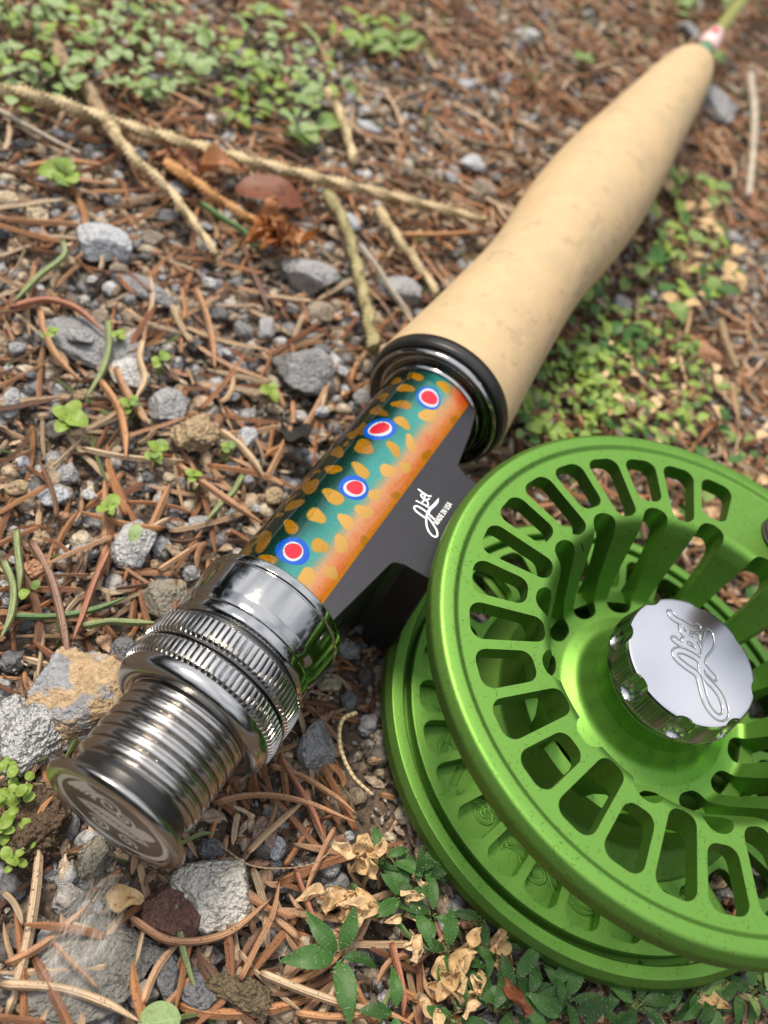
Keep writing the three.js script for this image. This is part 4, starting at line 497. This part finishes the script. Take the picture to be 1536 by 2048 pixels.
function leaf(parent, geos, m, p, len, yaw, pitch, name = 'leaf', hair) {      // p relative to the plant, millimetres
  const k = Math.floor(RL() * geos.length), o = shadows(new THREE.Mesh(geos[k], pick(Array.isArray(m) ? m : [m], RL()))); o.name = name; o.position.set(p.x * MM, p.y * MM, p.z * MM); o.rotation.set((RL() - 0.5) * 0.7, yaw, pitch, 'YXZ'); const s = len * MM; o.scale.set(s, s, s * (0.85 + 0.3 * RL())); parent.add(o);
  if (hair) { const h = shadows(new THREE.Mesh(hairGeo[k], hairMat)); h.name = 'leaf_hair'; h.userData.kind = 'stuff'; o.add(h); }
  return o;
}
function stem(parent, a, b, r, m) { const mid = a.clone().lerp(b, 0.5); mid.x += (RL() - 0.5) * 2; mid.z += (RL() - 0.5) * 2; const g = tube([a, mid, b], r, 8, 5); g.scale(MM, MM, MM); const o = shadows(new THREE.Mesh(g, m)); o.name = 'stem'; parent.add(o); }
const stemMat = mat([0.22, 0.27, 0.10], { roughness: 0.6 }), dryStem = mat([0.42, 0.31, 0.17]), redStem = mat([0.28, 0.16, 0.09]);
// a plant whose leaves fill the part of the ground seen in the given box of the picture
function leafy(name, label, cat, box, n, geos, ms, size, hi, { sMat = stemMat, hair = false, stems = 0, yMin = 1.5 } = {}) {
  const [x0, y0, x1, y1] = box, c = onGround((x0 + x1) / 2, (y0 + y1) / 2, 0), o = thing(name, label, cat, c);
  for (let i = 0; i < n; i++) { const a = RL() * TAU, r = Math.sqrt(RL()), px = (x0 + x1) / 2 + Math.cos(a) * r * (x1 - x0) / 2, py = (y0 + y1) / 2 + Math.sin(a) * r * (y1 - y0) / 2, y = yMin + hi * RL(), q = onGround(px, py, y).sub(c); if (Math.hypot(q.x + c.x, q.z + c.z) < 50 && y > 2) q.y = 0.6 + RL(); const at = V3(q.x, q.y, q.z);
    leaf(o, geos, ms, at, size * (0.65 + 0.6 * RL()), RL() * TAU, 0.5 * (RL() - 0.25), 'leaf', hair); if (i < stems) stem(o, V3(at.x * 0.6, -2, at.z * 0.6), at, 0.3 + 0.02 * size, sMat); }
  return o;
}
leafy('ground_ivy', 'pale green round-leaved plant in the top left corner, left of the branch', 'plant', [-60, -40, 200, 215], 120, [...LG.round, ...LG.oval], [LM.pale, LM.pale, LM.mid, LM.lime], 4.2, 9, { stems: 14 });
leafy('ground_ivy', 'pale green round-leaved plant in the middle of the leafy upper left', 'plant', [170, 0, 440, 190], 120, [...LG.round, ...LG.oval], [LM.pale, LM.mid, LM.pale], 4.2, 8, { stems: 12 });
leafy('ground_ivy', 'looser pale green plant at the right end of the leafy upper left', 'plant', [410, 20, 700, 250], 110, [...LG.oval, ...LG.lance], [LM.pale, LM.mid, LM.lime], 5.4, 7, { stems: 10 });
leafy('ground_ivy', 'few pale leaves creeping over the gravel below the leafy plants', 'plant', [520, 180, 700, 320], 10, LG.oval, [LM.pale, LM.mid], 9, 3, { stems: 3 });
leafy('ground_ivy', 'small green tuft by itself near the upper middle edge', 'plant', [700, 40, 830, 120], 16, LG.lance, [LM.mid, LM.lime], 12, 5, { stems: 3 });
leafy('ground_ivy', 'blurred green tuft left of the rod blank at the top', 'plant', [1330, -30, 1460, 40], 12, LG.lance, [LM.mid], 14, 5);
leafy('chickweed', 'small-leaved green mat right of the black ring, nearest the seat', 'plant', [1010, 680, 1240, 890], 150, LG.oval, [LM.mid, LM.lime, LM.dark, LM.lime, LM.lime], 3.6, 6, { stems: 10 });
leafy('chickweed', 'small-leaved green mat above the upper rim of the reel', 'plant', [1180, 650, 1440, 890], 150, LG.oval, [LM.mid, LM.lime, LM.dark, LM.lime, LM.lime, LM.tan], 3.5, 6, { stems: 10 });
leafy('chickweed', 'green mat of tiny leaves along the right side of the cork', 'plant', [1090, 560, 1300, 740], 70, LG.oval, [LM.mid, LM.dark, LM.lime], 5, 5, { stems: 6 });
leafy('chickweed', 'yellowing bushy plant right of the middle of the cork', 'plant', [1270, 420, 1480, 620], 62, LG.oval, [LM.mid, LM.straw, LM.dark, LM.lime], 6.5, 9, { stems: 10 });
leafy('chickweed', 'sparser green plant above the yellowing bushy one', 'plant', [1300, 330, 1440, 460], 24, LG.oval, [LM.mid, LM.straw, LM.lime], 7, 7, { stems: 6 });
leafy('chickweed', 'green leaves and dry bits seen just past the upper right rim of the reel', 'plant', [1340, 820, 1560, 1000], 30, LG.oval, [LM.mid, LM.tan, LM.dark], 4.5, 4);
const seedlings = [[135, 862, 78, 'pair of bright green seedling leaves below the red-brown needles at left', 4], [130, 372, 84, 'green seedling left of the long pale twig', 6], [318, 740, 46, 'tiny yellow-green seedling right of the pale stone', 4], [100, 690, 46, 'tiny green seedling on the broad flat slab', 5], [258, 830, 50, 'small seedling below the pale stone', 4], [310, 925, 60, 'yellow-green seedling right of the small clod', 6], [385, 972, 44, 'tiny seedling left of the barrel', 4], [215, 1035, 60, 'flat seedling above the speckled grey stone', 5], [535, 800, 50, 'green seedling under the large dark slab', 3], [235, 690, 36, 'tiny sprig at the right end of the flat slab', 4], [60, 1195, 46, 'lone round green leaf beside the thick dull needle', 2], [1420, 130, 60, 'blurred green sprig right of the cork tip', 5], [1160, 140, 60, 'blurred green sprig left of the cork tip', 5], [450, 915, 44, 'tiny sprig right of the buff stone', 4]];
for (const [px, py, w, label, n] of seedlings) { const c = onGround(px, py, 0), s = perPx(c), o = thing('seedling', label, 'seedling', c); for (let k = 0; k < n; k++) { const a = k / n * TAU + RL() * 0.6; const at = V3(Math.cos(a) * 0.4, 2.5 + RL() * 1.5, Math.sin(a) * 0.4); leaf(o, LG.round, px % 2 ? LM.lime : [LM.lime, LM.mid], at, w * s * 0.5 * (0.7 + 0.5 * RL()), a, 0.25); stem(o, V3(0, -2, 0), at, 0.25, stemMat); } }
leafy('stonecrop', 'tiny bright round-leaved plant at the left edge beside the butt cap', 'plant', [-20, 1540, 60, 1740], 34, LG.round, LM.lime, 1.9, 4, { stems: 6 });
leafy('stonecrop', 'three bright round leaves above the soil clod at left', 'plant', [0, 1525, 52, 1560], 7, LG.round, LM.lime, 1.9, 3, { stems: 2 });
// hairy dark rosettes in front of the reel
const rosettes = [[668, 1918, 'dark hairy-leaved rosette nearest the front, left of the withered leaves', [[-2.4, 9.5], [2.2, 9], [3.9, 9], [0.3, 7.5], [1.25, 8], [-1.2, 6.5]]], [800, 1800, 'dark hairy-leaved rosette close under the reel frame, left part', [[0.4, 6], [2.6, 6.5], [4.4, 6], [5.6, 6], [1.4, 5]]], [760, 1720, 'small dark rosette under the left of the reel frame', [[0.8, 5], [2.6, 5], [4.2, 5], [5.6, 4.5]]], [862, 1830, 'dark rosette between the two clumps of withered leaves', [[0.5, 6], [1.9, 6.5], [3.4, 6], [4.7, 6]]], [890, 1905, 'glossy dark rosette with pale dots among the withered leaves', [[0.4, 6.5], [1.8, 6], [3.3, 6.5], [4.8, 7]]], [960, 1840, 'dark rosette hard against the lower rim of the frame', [[0.4, 5], [2, 5.5], [3.6, 5], [5, 5]]], [1130, 2000, 'dark rosette below the lowest edge of the reel', [[0, 6.5], [1.1, 6], [2.4, 6.5], [3.8, 6], [5.2, 6.5]]], [1270, 2010, 'broad-leaved dark rosette right of the one under the lowest edge', [[0.3, 7], [1.6, 6.5], [2.8, 7], [4.3, 6], [5.4, 6.5]]], [1400, 1995, 'dark rosette near the bottom right with a curled tan leaf', [[0.2, 6], [1.3, 6.5], [2.7, 6], [4, 6.5], [5.3, 6]]], [1500, 1985, 'dark rosette in the bottom right corner', [[0.5, 6], [1.7, 6], [3, 6.5], [4.4, 6], [5.6, 6]]], [1020, 2020, 'dark rosette at the bottom edge below the withered leaves', [[0.2, 6], [1.5, 6], [2.9, 6], [4.2, 6.5]]], [780, 2030, 'dark rosette cut off by the bottom edge left of the withered leaves', [[0.6, 6], [2.1, 6], [3.5, 6]]], [900, 2040, 'dark rosette cut off by the bottom edge under the withered leaves', [[0.4, 6], [1.8, 5.5], [3.4, 6], [5, 6]]]];
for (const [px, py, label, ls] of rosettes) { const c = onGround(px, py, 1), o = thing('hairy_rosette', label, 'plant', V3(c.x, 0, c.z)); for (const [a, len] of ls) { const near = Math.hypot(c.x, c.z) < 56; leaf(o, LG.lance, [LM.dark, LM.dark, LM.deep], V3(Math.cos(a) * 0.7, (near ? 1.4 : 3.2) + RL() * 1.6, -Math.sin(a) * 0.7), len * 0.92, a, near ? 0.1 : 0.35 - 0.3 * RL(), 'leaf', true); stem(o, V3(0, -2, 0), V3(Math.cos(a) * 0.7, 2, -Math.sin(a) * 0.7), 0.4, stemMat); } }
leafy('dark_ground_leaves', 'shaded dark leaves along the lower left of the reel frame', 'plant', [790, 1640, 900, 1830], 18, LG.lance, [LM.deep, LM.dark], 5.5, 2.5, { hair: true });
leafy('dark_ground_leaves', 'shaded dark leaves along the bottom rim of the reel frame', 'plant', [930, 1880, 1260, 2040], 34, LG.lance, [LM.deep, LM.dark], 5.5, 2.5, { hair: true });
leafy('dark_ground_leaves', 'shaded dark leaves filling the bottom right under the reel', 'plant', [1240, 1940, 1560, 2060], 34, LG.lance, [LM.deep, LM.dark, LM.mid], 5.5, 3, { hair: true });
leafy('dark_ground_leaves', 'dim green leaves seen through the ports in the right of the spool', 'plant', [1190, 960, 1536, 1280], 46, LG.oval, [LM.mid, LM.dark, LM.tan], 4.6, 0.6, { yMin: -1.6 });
leafy('withered_plant', 'tall pale withered leaf clump left of the reel, the topmost one', 'withered plant', [705, 1640, 770, 1740], 8, LG.dry, [LM.tan, LM.straw], 4.3, 5, { sMat: dryStem, stems: 3 });
leafy('withered_plant', 'pale withered leaves below the topmost clump beside the reel', 'withered plant', [700, 1735, 785, 1850], 8, LG.dry, [LM.tan, LM.straw], 4.0, 4, { sMat: dryStem, stems: 3 });
leafy('withered_plant', 'cream withered leaf knot by the front of the reel frame', 'withered plant', [800, 1770, 890, 1880], 9, LG.dry, LM.tan, 4.0, 5, { sMat: dryStem, stems: 3 });
leafy('withered_plant', 'large crumpled tan leaves between the two dark rosettes at the front', 'withered plant', [900, 1840, 1010, 1960], 10, LG.dry, [LM.tan, LM.straw], 4.7, 5, { sMat: dryStem, stems: 3 });
leafy('withered_plant', 'crumpled tan leaves near the bottom edge, under the largest clump', 'withered plant', [840, 1930, 980, 2050], 12, LG.dry, [LM.tan, LM.straw], 4.3, 4, { sMat: dryStem, stems: 3 });
leafy('withered_plant', 'tan leaf bits lying by the hairy rosette at the front', 'withered plant', [600, 1740, 720, 1860], 7, LG.dry, [LM.tan, LM.straw], 4.0, 3, { sMat: dryStem, stems: 2 });
leafy('withered_plant', 'curled tan leaves under the bottom right of the reel', 'withered plant', [1340, 1930, 1480, 2020], 5, LG.dry, [LM.tan, LM.straw], 4.3, 4, { sMat: dryStem });
leafy('withered_plant', 'tan leaves seen through the upper ports of the spool', 'withered plant', [1280, 900, 1536, 1120], 10, LG.dry, [LM.tan, LM.straw], 4.3, 1, { sMat: dryStem, yMin: -1 });
leafy('withered_plant', 'dry straw-coloured bits among the leaves right of the cork', 'withered plant', [1160, 690, 1400, 850], 10, LG.dry, [LM.tan, LM.straw], 3.2, 5, { sMat: dryStem });
function single(name, label, m, geo, px, py, len, yaw, pitch, y = 2.5) { const c = onGround(px, py, y), o = shadows(new THREE.Mesh(geo, m)); o.name = numbered(name); o.position.copy(c).multiplyScalar(MM); o.rotation.set(0.1, yaw, pitch, 'YXZ'); o.scale.setScalar(len * perPx(c) * MM); scene.add(o); return tag(o, label, 'leaf'); }
const yawPx = (deg) => Math.atan2(-E1.z, E1.x) + rad(deg);
single('fallen_leaf', 'red-brown dead leaf under the long pale twig', LM.brownred, LG.oval[1], 470, 375, 140, yawPx(-4), 0.05); single('fallen_leaf', 'pale orange curled leaf scale beside the red-brown dead leaf', LM.curl, LG.dry[1], 395, 330, 90, yawPx(5), 0.2, 4);
single('fallen_leaf', 'pale green round leaf cut off by the bottom edge, left of the bark', LM.pale, LG.round[0], 275, 2050, 85, yawPx(10), 0.05); single('fallen_leaf', 'olive curled scale right of the cobweb', LM.straw, LG.dry[3], 205, 1805, 80, yawPx(8), 0.05, 3.5); single('fallen_leaf', 'small pale green leaf bit on the speckled grey stone', LM.pale, LG.oval[0], 262, 1085, 44, yawPx(80), 0.1, 6); single('fallen_leaf', 'maroon cup-shaped scale beside the withered leaves in front of the reel', LM.brownred, LG.dry[2], 1010, 1955, 80, yawPx(-60), 0.2, 4);
single('fallen_leaf', 'black shrivelled leaf left of the painted barrel', mat([0.012, 0.011, 0.01], { side: THREE.DoubleSide }), LG.dry[4], 575, 840, 120, yawPx(-70), 0.1, 3);
{ // rusty bud scales at the end of the orange twig
  const c = onGround(555, 470, 4), o = thing('bud_cluster', 'rusty orange cluster of bud scales at the end of the orange twig', 'bud', V3(c.x, 0, c.z)); for (let k = 0; k < 22; k++) leaf(o, LG.dry, [leafMat([0.42, 0.17, 0.05], LT.dry), LM.curl][k % 3 ? 0 : 1], V3((RL() - 0.5) * 8, 2.5 + RL() * 3.5, (RL() - 0.5) * 8), 5 + 3 * RL(), RL() * TAU, 0.3, 'bud_scale');
  const c2 = onGround(352, 322, 2), o2 = thing('bud_cluster', 'dark rusty clump where the orange twig starts', 'bud', V3(c2.x, 0, c2.z)); for (let k = 0; k < 11; k++) leaf(o2, LG.dry, [LM.brownred, LM.curl][k % 2], V3((RL() - 0.5) * 8, 0.2 + RL() * 1.2, (RL() - 0.5) * 8), 5 + 3 * RL(), RL() * TAU, 0.3, 'bud_scale');
}
{ // cobweb
  const alpha = canvasTex(512, 512, (c, w, h) => { const R = mulberry(21); c.fillStyle = '#101010'; c.fillRect(0, 0, w, h); for (let i = 0; i < 900; i++) { c.strokeStyle = `rgba(255,255,255,${0.1 + 0.8 * R() * R()})`; c.lineWidth = 0.5 + R() * 1.3; const x = R() * w, y = R() * h, a = 1.2 + (R() - 0.5) * 1.6, l = 30 + R() * 170; c.beginPath(); c.moveTo(x, y); c.quadraticCurveTo(x + Math.cos(a) * l / 2 + (R() - 0.5) * 40, y + Math.sin(a) * l / 2, x + Math.cos(a) * l, y + Math.sin(a) * l); c.stroke(); } const g = c.createRadialGradient(w / 2, h / 2, w * 0.28, w / 2, h / 2, w * 0.5); g.addColorStop(0, 'rgba(0,0,0,0)'); g.addColorStop(1, 'rgba(0,0,0,1)'); c.fillStyle = g; c.fillRect(0, 0, w, h); }, { srgb: false });
  const c0 = onGround(140, 1880, 0), o = thing('spider_web', 'greyish cobweb sheet over the flat slab in the lower left', 'cobweb', c0);
  const P = (s, t) => { const px = lerp(lerp(150, 20, t), lerp(250, 260, t), s), py = lerp(1715, 2015, t) + 18 * Math.sin(s * 5), q = onGround(px, py, 4.5 + 1.8 * noise3(s * 5, t * 6, 2) + 2.5 * (1 - t)); return q.sub(c0); };
  const g = grid(41, 31, (i, j) => { const p = P(j / 30, i / 40); return [p.x, p.y, p.z]; }, (i, j) => [j / 30, i / 40], false); g.computeVertexNormals(); g.scale(MM, MM, MM);
  const m = shadows(new THREE.Mesh(g, mat([0.62, 0.61, 0.58], { alphaMap: alpha, transparent: true, side: THREE.DoubleSide, roughness: 0.5 }))); m.name = 'silk_sheet'; o.add(m);
}
{ // unseen spruces out of view, one mass placed to darken low sky and reflections
  const R = mulberry(1234), gs = []; const tree = (x, z, h) => { const t = new THREE.CylinderGeometry(h * 0.006, h * 0.014, h, 7); t.translate(x, h / 2, z); gs.push(t.toNonIndexed()); for (let k = 0; k < 90; k++) { const f = Math.pow(R(), 0.8), y = h * (0.08 + 0.9 * f), a = R() * TAU, l = h * 0.2 * (1 - f) + 0.15; const b = new THREE.ConeGeometry(l * 0.26, l, 4, 1); b.scale(1, 1, 0.35); b.rotateX(Math.PI / 2); b.translate(0, 0, -l / 2); b.rotateX(0.25 + 0.3 * R()); b.rotateY(a); b.translate(x, y, z); gs.push(b.toNonIndexed()); } };
  for (let k = 0; k < 110; k++) { const a = k / 110 * TAU + (R() - 0.5) * 0.1, side = Math.cos(a - 3.5), d = 9 + 5 * R(), el = 28 + 9 * R() + 12 * Math.max(0, side); tree(Math.cos(a) * d, Math.sin(a) * d, d * Math.tan(rad(el))); }
  const g = mergeGeometries(gs); const m = shadows(new THREE.Mesh(g, mat([0.03, 0.05, 0.022], { roughness: 0.9 }))); m.name = 'unseen_spruce_wood'; scene.add(m); tag(m, '', '', '', 'stuff');
}

renderer.render(scene, camera);
